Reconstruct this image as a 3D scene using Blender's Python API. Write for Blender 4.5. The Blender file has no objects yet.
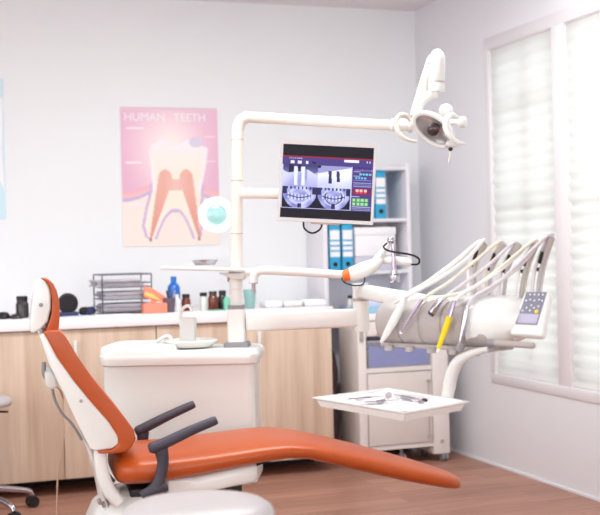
import bpy, bmesh, math, random
from mathutils import Vector as V, Matrix
random.seed(7)
PI = math.pi
# ------------------------------------------------------------------ camera frame (used to survey real positions)
YAW = math.radians(18.9); FPX = 1165.; rs = math.sin(math.radians(1.43)); rc = math.cos(math.radians(1.43)); pit = 5.5/FPX
F0 = V((math.sin(YAW), math.cos(YAW), 0)); R = V((math.cos(YAW), -math.sin(YAW), 0)); U = V((0, 0, 1))
FW = F0*math.cos(pit) - U*math.sin(pit); UP = F0*math.sin(pit) + U*math.cos(pit)
CX = R*rc - UP*rs; CY = R*rs + UP*rc; CAM = V((0, 0, 1.2))
def ray(px, py): return CX*(px-300) - CY*(py-257.5) + FW*FPX
def P(px, py, d):
    r = ray(px, py); return CAM + r*(d/r.dot(F0))
def hit(px, py, p, n):
    r = ray(px, py); return CAM + r*((p-CAM).dot(n)/r.dot(n))
def onY(px, py, y): return hit(px, py, V((0, y, 0)), V((0, 1, 0)))
def onZ(px, py, z): return hit(px, py, V((0, 0, z)), U)
CA = (R*.97 + F0*.243).normalized(); CL = (-R*.243 + F0*.97).normalized(); CO = R*-.357 + F0*4.275
def ch(u, v, z): return CO + CA*u + CL*v + U*z            # chair frame
def chp(px, py, v): return hit(px, py, CO + CL*v, CL)
KA = (R*.68 - F0*.73).normalized(); KN = (-R*.73 - F0*.68).normalized(); KO = R*.281 + F0*3.85 + U*.965
def co(t, n, z): return KO + KA*t + KN*n + U*z            # console frame
def cop(px, py, n): return hit(px, py, KO + KN*n, KN)

# ------------------------------------------------------------------ materials
def lin(c):
    o = []
    for x in c[:3]:
        x /= 255.; o.append(x/12.92 if x <= .04045 else ((x+.055)/1.055)**2.4)
    return tuple(o) + (1,)
def mat(name, col, rough=.5, metal=0, var=.03, scale=12, coat=0, trans=0, alpha=1, spec=.5, bump=0, ior=1.45):
    m = bpy.data.materials.new(name); m.use_nodes = True; nt = m.node_tree; b = nt.nodes['Principled BSDF']
    tc = nt.nodes.new('ShaderNodeTexCoord'); nz = nt.nodes.new('ShaderNodeTexNoise'); nz.inputs['Scale'].default_value = scale
    nt.links.new(tc.outputs['Object'], nz.inputs['Vector'])
    mx = nt.nodes.new('ShaderNodeMixRGB'); c = lin(col)
    mx.inputs[1].default_value = tuple(min(1, x*(1-var)) for x in c[:3]) + (1,); mx.inputs[2].default_value = tuple(min(1, x*(1+var)) for x in c[:3]) + (1,)
    nt.links.new(nz.outputs['Fac'], mx.inputs[0]); nt.links.new(mx.outputs[0], b.inputs['Base Color'])
    b.inputs['Roughness'].default_value = rough; b.inputs['Metallic'].default_value = metal
    b.inputs['Coat Weight'].default_value = coat; b.inputs['Transmission Weight'].default_value = trans
    b.inputs['Alpha'].default_value = alpha; b.inputs['Specular IOR Level'].default_value = spec; b.inputs['IOR'].default_value = ior
    if bump:
        bp = nt.nodes.new('ShaderNodeBump'); bp.inputs['Strength'].default_value = bump; bp.inputs['Distance'].default_value = .01
        nt.links.new(nz.outputs['Fac'], bp.inputs['Height']); nt.links.new(bp.outputs[0], b.inputs['Normal'])
    return m
M = dict(
    wall=mat('wall_paint', (229, 231, 234), .8, var=.015, scale=3),
    wallr=mat('side_wall_paint', (222, 222, 227), .8, var=.015, scale=3),
    ceil=mat('ceiling_paint', (226, 220, 223), .9, var=.01),
    frame=mat('window_frame_paint', (222, 219, 223), .5, var=.01),
    white=mat('white_enamel', (228, 230, 228), .25, coat=.25, var=.01),
    white2=mat('white_plastic', (218, 218, 216), .4, var=.015),
    cream=mat('cream_plastic', (224, 214, 206), .4, var=.02),
    grayp=mat('warm_gray_plastic', (170, 163, 161), .4, var=.02),
    dgray=mat('mid_gray_plastic', (140, 138, 144), .45, var=.03),
    orange=mat('orange_leather', (176, 76, 23), .38, var=.05, scale=30, coat=.05),
    orangep=mat('orange_plastic', (238, 110, 40), .4),
    armrest=mat('dark_rubber', (62, 58, 70), .5, var=.05),
    black=mat('black_plastic', (26, 22, 26), .45),
    brownb=mat('brown_bottle', (110, 46, 28), .2, coat=.4),
    darkj=mat('dark_jar', (44, 34, 38), .25, coat=.4),
    chrome=mat('chrome', (186, 182, 192), .14, metal=1, var=.02),
    steel=mat('brushed_steel', (170, 165, 172), .3, metal=1, var=.05),
    purple=mat('tinted_metal', (186, 172, 196), .2, metal=.8),
    yellow=mat('yellow_rubber', (238, 208, 30), .45),
    hose=mat('white_hose', (232, 228, 226), .35), hosec=mat('cream_hose', (224, 216, 200), .4), hoseg=mat('pale_gray_hose', (206, 200, 206), .35),
    counter=mat('white_worktop', (236, 232, 236), .35, var=.01),
    kick=mat('dark_kick', (36, 28, 30), .7),
    wire=mat('wire_metal', (92, 90, 104), .4, metal=.6),
    paper=mat('paper', (238, 236, 240), .8), paperg=mat('gray_paper', (190, 184, 194), .8, var=.2, scale=22),
    paperb=mat('bluish_paper', (190, 206, 232), .8), papercl=mat('pale_blue_paper', (150, 196, 226), .8),
    vinyl=mat('stool_vinyl', (186, 181, 183), .35, coat=.1, var=.01),
    blue=mat('binder_blue', (50, 160, 204), .5), bluec=mat('blue_cloth', (72, 94, 184), .8, var=.25, scale=25, bump=.6),
    bottleb=mat('blue_liquid', (30, 110, 200), .2, coat=.4), salmon=mat('salmon_card', (244, 140, 118), .6),
    green=mat('green_plastic', (120, 196, 170), .4), yellowp=mat('yellow_stripe', (246, 204, 110), .6),
    cart=mat('cart_laminate', (224, 216, 214), .45, var=.01), cartd=mat('cart_door_laminate', (212, 202, 198), .45, var=.01),
    shelfm=mat('shelf_laminate', (226, 224, 230), .5, var=.01), lav=mat('lavender_card', (196, 194, 212), .7),
    keypad=mat('keypad_film', (124, 126, 142), .7), lcd=mat('lcd_glass', (176, 172, 196), .5),
    bezel=mat('monitor_plastic', (196, 192, 194), .4), bulb=mat('dark_lamp_shield', (60, 40, 44), .2, coat=.5),
    reflector=mat('reflector', (226, 222, 222), .2, metal=.6, var=.18, scale=22),
    beige=mat('beige_plate', (196, 172, 164), .5),
    clear=mat('clear_plastic', (215, 215, 228), .15, alpha=.2), glass=mat('aqua_glass', (200, 232, 230), .08, trans=.75, var=.01, ior=1.3),
    lens=mat('aqua_lens', (160, 206, 206), .1, coat=.6, var=.1, scale=8),
)
def wood_mat(name, c1, c2, sx=9, rough=.5, vertical=True):
    m = bpy.data.materials.new(name); m.use_nodes = True; nt = m.node_tree; b = nt.nodes['Principled BSDF']; L = nt.links.new
    tc = nt.nodes.new('ShaderNodeTexCoord'); mp = nt.nodes.new('ShaderNodeMapping'); L(tc.outputs['Object'], mp.inputs['Vector'])
    mp.inputs['Scale'].default_value = (sx, 2, .5) if vertical else (.6, sx, 1)
    nz = nt.nodes.new('ShaderNodeTexNoise'); nz.inputs['Scale'].default_value = 2.2; nz.inputs['Detail'].default_value = 4; L(mp.outputs[0], nz.inputs['Vector'])
    rp = nt.nodes.new('ShaderNodeValToRGB'); rp.color_ramp.elements[0].position = .33; rp.color_ramp.elements[1].position = .68
    rp.color_ramp.elements[0].color = lin(c1); rp.color_ramp.elements[1].color = lin(c2)
    L(nz.outputs['Fac'], rp.inputs[0]); L(rp.outputs[0], b.inputs['Base Color']); b.inputs['Roughness'].default_value = rough
    return m
M['cab'] = wood_mat('pale_oak_laminate', (188, 160, 140), (212, 189, 170))
def floor_mat():
    m = bpy.data.materials.new('wood_floor'); m.use_nodes = True; nt = m.node_tree; b = nt.nodes['Principled BSDF']; L = nt.links.new
    tc = nt.nodes.new('ShaderNodeTexCoord')
    br = nt.nodes.new('ShaderNodeTexBrick'); br.inputs['Scale'].default_value = 1; br.inputs['Brick Width'].default_value = 1.2; br.inputs['Row Height'].default_value = .12
    br.inputs['Mortar Size'].default_value = .0015; br.inputs['Color1'].default_value = lin((170, 124, 106)); br.inputs['Color2'].default_value = lin((152, 107, 90)); br.inputs['Mortar'].default_value = lin((110, 80, 74))
    L(tc.outputs['Object'], br.inputs['Vector'])
    mp = nt.nodes.new('ShaderNodeMapping'); mp.inputs['Scale'].default_value = (1.3, 16, 1); L(tc.outputs['Object'], mp.inputs['Vector'])
    nz = nt.nodes.new('ShaderNodeTexNoise'); nz.inputs['Scale'].default_value = 2; nz.inputs['Detail'].default_value = 6; L(mp.outputs[0], nz.inputs['Vector'])
    mx = nt.nodes.new('ShaderNodeMixRGB'); mx.blend_type = 'OVERLAY'; mx.inputs[0].default_value = .45
    L(br.outputs['Color'], mx.inputs[1]); L(nz.outputs['Fac'], mx.inputs[2]); L(mx.outputs[0], b.inputs['Base Color'])
    b.inputs['Roughness'].default_value = .42
    return m
M['floor'] = floor_mat()
def blind_mat():
    m = bpy.data.materials.new('pleated_blind_fabric'); m.use_nodes = True; nt = m.node_tree; L = nt.links.new
    nt.nodes.remove(nt.nodes['Principled BSDF']); out = nt.nodes['Material Output']
    tr = nt.nodes.new('ShaderNodeBsdfTranslucent'); df = nt.nodes.new('ShaderNodeBsdfDiffuse'); mx = nt.nodes.new('ShaderNodeMixShader')
    tr.inputs[0].default_value = (.93, .93, .90, 1); df.inputs[0].default_value = (.88, .88, .85, 1); mx.inputs[0].default_value = .68
    L(df.outputs[0], mx.inputs[1]); L(tr.outputs[0], mx.inputs[2]); L(mx.outputs[0], out.inputs[0])
    return m
M['blind'] = blind_mat()
def paint_mat(name, emit):
    m = bpy.data.materials.new(name); m.use_nodes = True; nt = m.node_tree; b = nt.nodes['Principled BSDF']
    vc = nt.nodes.new('ShaderNodeVertexColor'); vc.layer_name = 'Col'
    if emit:
        b.inputs['Base Color'].default_value = (.01, .01, .01, 1); nt.links.new(vc.outputs[0], b.inputs['Emission Color']); b.inputs['Emission Strength'].default_value = emit; b.inputs['Roughness'].default_value = .3; b.inputs['Specular IOR Level'].default_value = .08
    else:
        nt.links.new(vc.outputs[0], b.inputs['Base Color']); b.inputs['Roughness'].default_value = .6
    return m
def emis(name, col, st):
    m = bpy.data.materials.new(name); m.use_nodes = True; b = m.node_tree.nodes['Principled BSDF']
    b.inputs['Base Color'].default_value = lin(col); b.inputs['Emission Color'].default_value = lin(col); b.inputs['Emission Strength'].default_value = st
    return m

# ------------------------------------------------------------------ object helpers
COL = bpy.context.scene.collection; WM = {}
def thing(name, label, cat, loc, group=None):
    o = bpy.data.objects.new(name, None); COL.objects.link(o); o.location = loc; o.empty_display_size = .05
    o['label'] = label; o['category'] = cat
    if group: o['group'] = group
    WM[o.name] = V(loc); return o
def mesh(name, bm, m, origin, sharp=38):
    me = bpy.data.meshes.new(name)
    bmesh.ops.recalc_face_normals(bm, faces=bm.faces)
    for f in bm.faces: f.smooth = True
    for e in bm.edges:
        if len(e.link_faces) == 2 and e.calc_face_angle(0) > math.radians(sharp): e.smooth = False
    bmesh.ops.translate(bm, verts=bm.verts, vec=-origin)
    bm.to_mesh(me); bm.free()
    for x in (m if isinstance(m, (list, tuple)) else [m]): me.materials.append(x)
    return me
def part(name, bm, m, parent, label=None, sharp=38):
    org = WM[parent.name]
    o = bpy.data.objects.new(name, mesh(name, bm, m, org, sharp)); COL.objects.link(o); o.parent = parent; WM[o.name] = org
    if label: o['label'] = label
    return o
def bbase(bm):
    xs = [v.co for v in bm.verts]
    return V(((min(c.x for c in xs)+max(c.x for c in xs))/2, (min(c.y for c in xs)+max(c.y for c in xs))/2, min(c.z for c in xs)))
def solo(name, bm, m, label, cat, group=None, sharp=38):
    b = bbase(bm); o = bpy.data.objects.new(name, mesh(name, bm, m, b, sharp)); COL.objects.link(o); o.location = b; WM[o.name] = b
    o['label'] = label; o['category'] = cat
    if group: o['group'] = group
    return o
def struct(name, bm, m, parent=None):
    b = bbase(bm) if parent is None else WM[parent.name]
    o = bpy.data.objects.new(name, mesh(name, bm, m, b)); COL.objects.link(o)
    if parent is None: o.location = b; o['kind'] = 'structure'
    else: o.parent = parent
    WM[o.name] = b
    return o
def NB(): return bmesh.new()
def merge(bm, b2):
    me = bpy.data.meshes.new('t'); b2.to_mesh(me); b2.free(); bm.from_mesh(me); bpy.data.meshes.remove(me)
def bevel(bm, w, seg=2, ang=30):
    es = [e for e in bm.edges if len(e.link_faces) == 2 and e.calc_face_angle(0) > math.radians(ang)]
    if es and w > 0: bmesh.ops.bevel(bm, geom=es, offset=w, segments=seg, profile=.5, affect='EDGES', clamp_overlap=True)
def hexa(bm, o, ex, ey, ez, w=0, seg=2):           # parallelepiped from corner o with edge vectors
    b = NB(); vs = [b.verts.new(o + ex*i + ey*j + ez*k) for k in (0, 1) for j in (0, 1) for i in (0, 1)]
    for f in ((0, 2, 3, 1), (4, 5, 7, 6), (0, 1, 5, 4), (2, 6, 7, 3), (0, 4, 6, 2), (1, 3, 7, 5)): b.faces.new([vs[i] for i in f])
    bmesh.ops.recalc_face_normals(b, faces=b.faces); bevel(b, w, seg); merge(bm, b); return bm
def box(bm, x0, x1, y0, y1, z0, z1, w=0, seg=2):
    return hexa(bm, V((x0, y0, z0)), V((x1-x0, 0, 0)), V((0, y1-y0, 0)), V((0, 0, z1-z0)), w, seg)
def prism(bm, pts, ext, w=0, seg=2):               # pts: 3D polygon, ext: extrusion vector
    b = NB(); a = [b.verts.new(p) for p in pts]; c = [b.verts.new(p + ext) for p in pts]; n = len(pts)
    b.faces.new(a); b.faces.new(c[::-1])
    for i in range(n): b.faces.new([a[i], c[i], c[(i+1) % n], a[(i+1) % n]])
    bmesh.ops.recalc_face_normals(b, faces=b.faces); bevel(b, w, seg, 50); merge(bm, b); return bm
def spl(pts, n=8):
    out = []; Q = [pts[0]*2-pts[1]] + list(pts) + [pts[-1]*2-pts[-2]]
    for i in range(1, len(Q)-2):
        for k in range(n):
            t = k/n; a, b, c, d = Q[i-1], Q[i], Q[i+1], Q[i+2]
            out.append(.5*((2*b) + (c-a)*t + (2*a-5*b+4*c-d)*t*t + (3*b-a-3*c+d)*t**3))
    out.append(pts[-1]); return out
def tube(bm, pts, r, seg=10, smooth=0, flat=1, upv=None):
    # r: number or list of radii ; flat: second radius factor ; upv: reference for the first axis
    if smooth:
        if isinstance(r, (list, tuple)):
            m_ = len(pts)-1; rr = []
            for i in range(m_): rr += [r[i]+(r[i+1]-r[i])*k/smooth for k in range(smooth)]
            r = rr + [r[-1]]
        pts = spl(pts, smooth)
    n = len(pts); R_ = r if isinstance(r, (list, tuple)) else [r]*n
    ref = upv; rings = []
    for i in range(n):
        t = (pts[min(i+1, n-1)] - pts[max(i-1, 0)]).normalized()
        if ref is None: ref = V((0, 0, 1)) if abs(t.z) < .9 else V((0, 1, 0))
        a = (ref - t*ref.dot(t)).normalized(); b = t.cross(a)
        if upv is None: ref = a
        rings.append([bm.verts.new(pts[i] + a*R_[i]*math.cos(2*PI*k/seg) + b*R_[i]*flat*math.sin(2*PI*k/seg)) for k in range(seg)])
    for i in range(n-1):
        for k in range(seg): bm.faces.new([rings[i][k], rings[i][(k+1) % seg], rings[i+1][(k+1) % seg], rings[i+1][k]])
    bm.faces.new(rings[0][::-1]); bm.faces.new(rings[-1]); return bm
def loft(bm, secs, seg=28, ex=2.6):
    # secs: (center, e1, e2) superellipse sections
    rings = []
    for c, e1, e2 in secs:
        rg = []
        for k in range(seg):
            a = 2*PI*k/seg; ca, sa = math.cos(a), math.sin(a)
            rg.append(bm.verts.new(c + e1*math.copysign(abs(ca)**(2/ex), ca) + e2*math.copysign(abs(sa)**(2/ex), sa)))
        rings.append(rg)
    for i in range(len(rings)-1):
        for k in range(seg): bm.faces.new([rings[i][k], rings[i][(k+1) % seg], rings[i+1][(k+1) % seg], rings[i+1][k]])
    bm.faces.new(rings[0][::-1]); bm.faces.new(rings[-1]); return bm
def lathe(bm, prof, o, ax=None, seg=24, e1=None, s2=1):
    # prof [(r,h)] around axis ax at o
    ax = (ax or U).normalized(); e1 = e1 or (V((1, 0, 0)) if abs(ax.x) < .8 else V((0, 1, 0))); e1 = (e1 - ax*e1.dot(ax)).normalized(); e2 = ax.cross(e1)*s2
    rings = []
    for r, h in prof:
        if r < 1e-5: rings.append([bm.verts.new(o + ax*h)])
        else: rings.append([bm.verts.new(o + ax*h + e1*r*math.cos(2*PI*k/seg) + e2*r*math.sin(2*PI*k/seg)) for k in range(seg)])
    for a, b in zip(rings, rings[1:]):
        for k in range(seg):
            k2 = (k+1) % seg
            if len(a) == 1 and len(b) == 1: continue
            if len(a) == 1: bm.faces.new([a[0], b[k], b[k2]])
            elif len(b) == 1: bm.faces.new([a[k], b[0], a[k2]])
            else: bm.faces.new([a[k], b[k], b[k2], a[k2]])
    if len(rings[0]) > 1: bm.faces.new(rings[0][::-1])
    if len(rings[-1]) > 1: bm.faces.new(rings[-1])
    return bm
def cyl(bm, a, b, r, seg=16, r2=None):
    ax = b-a; return lathe(bm, [(r, 0), (r if r2 is None else r2, ax.length)], a, ax, seg)
def ball(bm, c, r, seg=16, ax=None, s=1):
    n = 8; return lathe(bm, [(r*math.sin(PI*i/n), -r*math.cos(PI*i/n)*s) for i in range(n+1)], c, ax, seg)
def rodpart(name, a, b, r, m, parent, seg=14): return part(name, cyl(NB(), a, b, r, seg), m, parent)

# ------------------------------------------------------------------ setting
XR, YB, XL, YF, H = 3.06, 6.62, -2.3, -1.3, 2.68
bm = box(NB(), XL-.1, XR+.25, YF-.1, YB+.1, -.1, 0); struct('floor', bm, M['floor'])
bm = box(NB(), XL-.1, XR+.25, YF-.1, YB+.1, H, H+.1); struct('ceiling', bm, M['ceil'])
bm = box(NB(), XL-.1, XR+.25, YB, YB+.1, 0, H); struct('wall_back', bm, M['wall'])
bm = box(NB(), XL-.1, XL, YF, YB, 0, H); struct('wall_left', bm, M['wall'])
bm = box(NB(), XL-.1, XR+.25, YF-.1, YF, 0, H); struct('wall_front', bm, M['wall'])
# right wall with one long window band
WY0, WY1, WZ0, WZ1 = 1.3, 5.70, .47, 2.31
bm = NB(); T = .2
box(bm, XR, XR+T, YF, WY0, 0, H); box(bm, XR, XR+T, WY1, YB, 0, H); box(bm, XR, XR+T, WY0, WY1, 0, WZ0); box(bm, XR, XR+T, WY0, WY1, WZ1, H)
struct('wall_right', bm, M['wallr'])
# windows: panes between wide posts
edges = [5.68, 5.035, 4.92, 4.28, 4.165, 3.525, 3.41, 2.77, 2.65, 2.01, 1.9, 1.32]
wn = 0
def window(y1, y0):
    global wn; wn += 1
    x = XR
    fr = NB(); z0, z1 = .51, 2.275
    box(fr, x+.09, x+.13, y0, y0+.05, z0, z1, .004); box(fr, x+.09, x+.13, y1-.05, y1, z0, z1, .004)
    box(fr, x+.09, x+.13, y0+.05, y1-.05, z1-.05, z1, .004); box(fr, x+.09, x+.13, y0+.05, y1-.05, z0, z0+.05, .004)
    w = struct('window_%d' % wn, fr, M['frame'])
    b = NB(); ym = y0+(y1-y0)*.48; box(b, x+.06, x+.09, ym-.02, ym+.02, z0+.05, z1-.05)
    for z in (1.42, 1.95): box(b, x+.06, x+.09, y0+.05, y1-.05, z-.02, z+.02)
    struct('window_bars', b, M['frame'], w)
    b = NB(); box(b, x+.104, x+.110, y0+.05, y1-.05, z0+.05, z1-.05); struct('window_pane', b, M['pane'], w)
    return w
pm = bpy.data.materials.new('window_glass'); pm.use_nodes = True; nt = pm.node_tree; nt.nodes.remove(nt.nodes['Principled BSDF'])
tb = nt.nodes.new('ShaderNodeBsdfTransparent'); tb.inputs[0].default_value = (.95, .97, .97, 1); gb = nt.nodes.new('ShaderNodeBsdfGlossy'); gb.inputs['Roughness'].default_value = .02
mxs = nt.nodes.new('ShaderNodeMixShader'); mxs.inputs[0].default_value = .06; nt.links.new(tb.outputs[0], mxs.inputs[1]); nt.links.new(gb.outputs[0], mxs.inputs[2]); nt.links.new(mxs.outputs[0], nt.nodes['Material Output'].inputs[0])
M['pane'] = pm
def blind(y1, y0, label):
    z0, z1 = .518, 2.272; n = 27; b = NB(); pr = []
    # pleated cloth: folds of triangular section; edges ripple as cloth swings in and out of the wall plane
    N = n*4; rows = []
    for i in range(N+1):
        z = z1 - (z1-z0)*i/N; ph = (i % 4)/4; k = min(1, .25 + i/N*1.3)
        dx = .010*k*(1-abs(2*ph-1)*2) ; e = .010*k*(1-abs(2*((i/8) % 1)-1)*2)
        row = []
        for j in range(9):
            y = (y0-e) + (y1+e-y0+e)*j/8
            row.append(b.verts.new((XR+.016+dx, y, z)))
        rows.append(row)
    for a, c in zip(rows, rows[1:]):
        for j in range(8): b.faces.new([a[j], a[j+1], c[j+1], c[j]])
    g = thing('pleated_blind', label, 'window blind', (XR+.016, (y0+y1)/2, z0), 'white pleated window blinds')
    part('blind_fabric', b, M['blind'], g, sharp=80)
    b = NB(); box(b, XR+.004, XR+.04, y0+.005, y1-.005, z1-.002, z1+.025, .003); part('head_rail', b, M['frame'], g)
    return g
labs = ['white pleated blind over the window nearest the corner, behind the instrument arms', 'white pleated blind at the right edge of the photo, beside the wide window post']
for i in range(0, 12, 2):
    y1, y0 = edges[i], edges[i+1]
    window(y1, y0)
    if i < 12:
        blind(y1-.0, y0+.0, labs[i//2] if i < 4 else 'white pleated blind further along the window wall, outside the view')
for i in range(1, 11, 2):
    b = NB(); box(b, XR-.002, XR+.13, edges[i+1], edges[i], WZ0, WZ1, .004); struct('trim_%d' % (i//2+1), b, M['frame'])
b = NB()
box(b, XR-.004, XR+.13, WY0, WY1+.03, 2.275, 2.345, .006); struct('trim_6', b, M['frame'])
b = NB(); box(b, XR-.006, XR+.13, WY0, WY1+.03, .455, .51, .006); struct('trim_7', b, M['frame'])
b = NB(); box(b, XR-.003, XR+.13, 5.68, WY1+.03, .505, 2.28, .004); struct('trim_8', b, M['frame'])
b = NB(); box(b, XR-.008, XR, YF, YB, 0, .012); struct('baseboard_right', b, M['wallr'])

# ------------------------------------------------------------------ wall cabinets + worktop
CY0 = 5.95
ends = [2.21, 1.24, .27, -.70, -1.67]
clab = ['pale oak base cabinet at the right end of the row, beside the white cart', 'pale oak base cabinet behind the white basin unit and the orange backrest',
        'pale oak base cabinet at the left edge of the photo, behind the wheeled stool', 'pale oak base cabinet beyond the left edge of the photo', ]
for i, x1 in enumerate(ends[:4]):
    x0 = x1-.97
    g = thing('base_cabinet', clab[i], 'cabinet', ((x0+x1)/2, CY0+.3, 0), 'pale oak base cabinets under the worktop')
    b = NB(); box(b, x0+.0015, x1-.0015, CY0+.02, YB-.005, .08, .838, .001); part('body', b, M['cab'], g)
    b = NB(); box(b, x0+.0015, x1-.0015, CY0+.33, YB-.03, 0, .08); part('plinth', b, M['kick'], g, 'dark recessed plinth')
    xm = (x0+x1)/2
    for a, c, hx in ((x0+.003, xm-.002, xm-.055), (xm+.002, x1-.003, xm+.065)):
        b = NB(); box(b, a, c, CY0, CY0+.019, .083, .834, .002); d = part('door', b, M['cab'], g)
        b = NB(); box(b, hx-.009, hx+.009, CY0-.028, CY0-.018, .672, .782, .004); box(b, hx-.006, hx+.006, CY0-.02, CY0, .68, .695); box(b, hx-.006, hx+.006, CY0-.02, CY0, .76, .775)
        part('handle', b, M['white2'], d, 'white bar handle')
b = NB(); box(b, -1.67-.97+.42, 2.215, CY0-.025, YB-.002, .840, .90, .006)
solo('worktop', b, M['counter'], 'long white worktop running over the pale oak cabinets', 'worktop')

# ------------------------------------------------------------------ painted flat art
def painted(name, tl, tr, bl, nx, ny, fn, m, thick, back):
    b = NB(); cl = b.loops.layers.float_color.new('Col')
    ex = tr-tl; ey = bl-tl
    vs = [[b.verts.new(tl+ex*(i/nx)+ey*(j/ny)) for i in range(nx+1)] for j in range(ny+1)]
    for j in range(ny):
        for i in range(nx):
            f = b.faces.new([vs[j][i], vs[j+1][i], vs[j+1][i+1], vs[j][i+1]])
            c = lin(fn((i+.5)/nx, (j+.5)/ny))
            for l in f.loops: l[cl] = c
    return b
def mixc(a, b, t): t = max(0, min(1, t)); return tuple(a[i]*(1-t)+b[i]*t for i in range(3))
def ss(a, b, x): t = max(0, min(1, (x-a)/(b-a))); return t*t*(3-2*t)
# tooth poster
def seg_d(p, a, b):
    vx, vy = b[0]-a[0], b[1]-a[1]; t = max(0, min(1, ((p[0]-a[0])*vx+(p[1]-a[1])*vy)/(vx*vx+vy*vy))); return math.hypot(p[0]-a[0]-vx*t, p[1]-a[1]-vy*t), t
def tooth_hw(y):      # union of crown and two roots: returns signed "inside" as list of spans (x units 0..1)
    sp = []
    def ip(tb, y):
        for (a, b), (c, d) in zip(tb, tb[1:]):
            if a <= y <= c:
                t = (y-a)/(c-a); t = t; return b+(d-b)*t
        return None
    L0 = ip([(.22, .40), (.25, .31), (.32, .28), (.45, .30), (.60, .31), (.72, .26), (.85, .22), (.93, .25), (.95, .28)], y)
    R0 = ip([(.22, .82), (.25, .88), (.32, .89), (.45, .86), (.60, .81), (.72, .80), (.85, .79), (.93, .78), (.95, .76)], y)
    if L0 is None: return sp
    if y < .73: sp.append((L0, R0))
    else:
        g = (y-.73)
        sp.append((L0, max(L0, .54-math.sqrt(g)*.48))); sp.append((min(R0, .54+math.sqrt(g)*.42), R0))
    return sp
def poster(u, v):
    c = mixc((222, 164, 196), (214, 150, 186), v*2)
    c = mixc(c, (250, 236, 232), 1-ss(.0, .5, math.hypot((u-.5)*.9, (v-.32)*1.0)))
    gum = .56 + .05*math.cos((u-.02)*PI*2)*(1 if u < .3 or u > .8 else 1)
    if v > gum:
        c = mixc((226, 146, 160), (236, 176, 176), (v-gum)/.05)
        if v > gum+.045: c = (178, 152, 206)
        if v > gum+.07: c = mixc((238, 226, 222), (232, 220, 206), v)
    sp = tooth_hw(v)
    for a, b in sp:
        if b-a > .005:
            if a-.028 < u < b+.028 and v > .55: c = (184, 152, 206)
    if .70 < v < .80 and abs(u-.54) < .10: 
        if abs(v-(.735+ (u-.54)**2*4.5)) < .022: c = (184, 152, 206)
    for a, b in sp:
        if a < u < b and v > .255+.022*math.cos((u-.56)*23)+.5*max(0, abs(u-.58)-.26):
            c = mixc((240, 236, 238), (243, 230, 208), (v-.25)*4)
            if (u-a < .035 or b-u < .035) and v < .6: c = (236, 232, 238)
            if v < .36: c = mixc((236, 232, 244), c, ss(.2, .36, v))
    if math.hypot((u-.77)*1.0, (v-.25)*1.8) < .07: c = (200, 192, 222)
    # pulp
    d1, t1 = seg_d((u, v), (.44, .52), (.28, .94)); d2, t2 = seg_d((u, v), (.66, .52), (.78, .94))
    if d1 < .06*(1-t1)+.012 or d2 < .06*(1-t2)+.012: c = mixc((226, 150, 132), (206, 110, 90), max(t1 if d1 < d2 else t2, 0))
    if .47 < v < .60 and .41-(.55-v)*.2 < u < .70+(.55-v)*.2 and v > .47+.05*(1-((u-.555)/.15)**2): c = mixc((232, 170, 156), (214, 130, 112), abs(u-.55)*5)
    if v > .94 and (abs(u-.28) < .015 or abs(u-.78) < .015) and v < .965: c = (150, 80, 70)
    if .13 < v < .16 and u < .95 and (u*37 % 1) < 0: c = (240, 220, 230)
    for yy, a, b in ((.155, .05, .24), (.40, .04, .2), (.39, .86, .97), (.21, .86, .98), (.70, .04, .22)):
        if abs(v-yy) < .006 and a < u < b: c = (244, 226, 234)
    if v < .02: c = (214, 178, 196)
    return mixc(c, (238, 224, 226), .34)
TL, TR, BL = onY(120, 108, YB-.006), onY(217, 109.5, YB-.006), onY(121.3, 246, YB-.006)
TL.z = TR.z = 2.055; BL.x = TL.x; BL.z = 1.255
g = thing('wall_poster', 'pink dental poster of a tooth cross-section on the back wall', 'poster', ((TL.x+TR.x)/2, YB-.003, BL.z))
part('print', painted('print', TL, TR, BL, 110, 150, poster, None, 0, 0), paint_mat('poster_print', 0), g)
b = NB(); box(b, TL.x-.002, TR.x+.002, YB-.0055, YB-.001, BL.z-.002, TL.z+.002); part('backing_sheet', b, M['paper'], g)
def text(s, size, o, ex, ey, m, parent, name='lettering'):
    cu = bpy.data.curves.new('t', 'FONT'); cu.body = s; cu.size = size; cu.align_x = 'CENTER'; cu.align_y = 'CENTER'; cu.extrude = .0006
    t = bpy.data.objects.new('t', cu); COL.objects.link(t); dg = bpy.context.evaluated_depsgraph_get(); me = bpy.data.meshes.new_from_object(t.evaluated_get(dg)); bpy.data.objects.remove(t)
    b = NB(); b.from_mesh(me); ez = ex.cross(ey)
    for v in b.verts: v.co = o + ex*v.co.x + ey*v.co.y + ez*v.co.z
    return part(name, b, m, parent)
text('HUMAN', .066, V(((TL.x+TR.x)/2-.145, YB-.0072, 1.995)), V((1, 0, 0)), V((0, 0, 1)), M['paper'], g, 'title_lettering')
text('TEETH', .066, V(((TL.x+TR.x)/2+.12, YB-.0072, 1.995)), V((1, 0, 0)), V((0, 0, 1)), M['paper'], g, 'title_lettering')
b = NB(); x1 = onY(4.5, 150, YB).x; box(b, x1-.6, x1, YB-.005, YB-.001, 1.42, 2.2, .001)
g = thing('wall_chart', 'pale blue chart on the back wall, cut by the left edge', 'poster', (x1-.3, YB-.003, 1.42)); part('sheet', b, mat('pale_blue_print', (204, 228, 238), .6), g)
b = NB(); prism(b, [V((x1-.005, YB-.0052, 2.08)), V((x1-.02, YB-.0052, 2.1)), V((x1-.05, YB-.0052, 1.9)), V((x1-.04, YB-.0052, 1.66)), V((x1-.005, YB-.0052, 1.58)), V((x1-.016, YB-.0052, 1.8))], V((0, -.0006, 0))); part('pale_curve', b, M['paper'], g)

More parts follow.
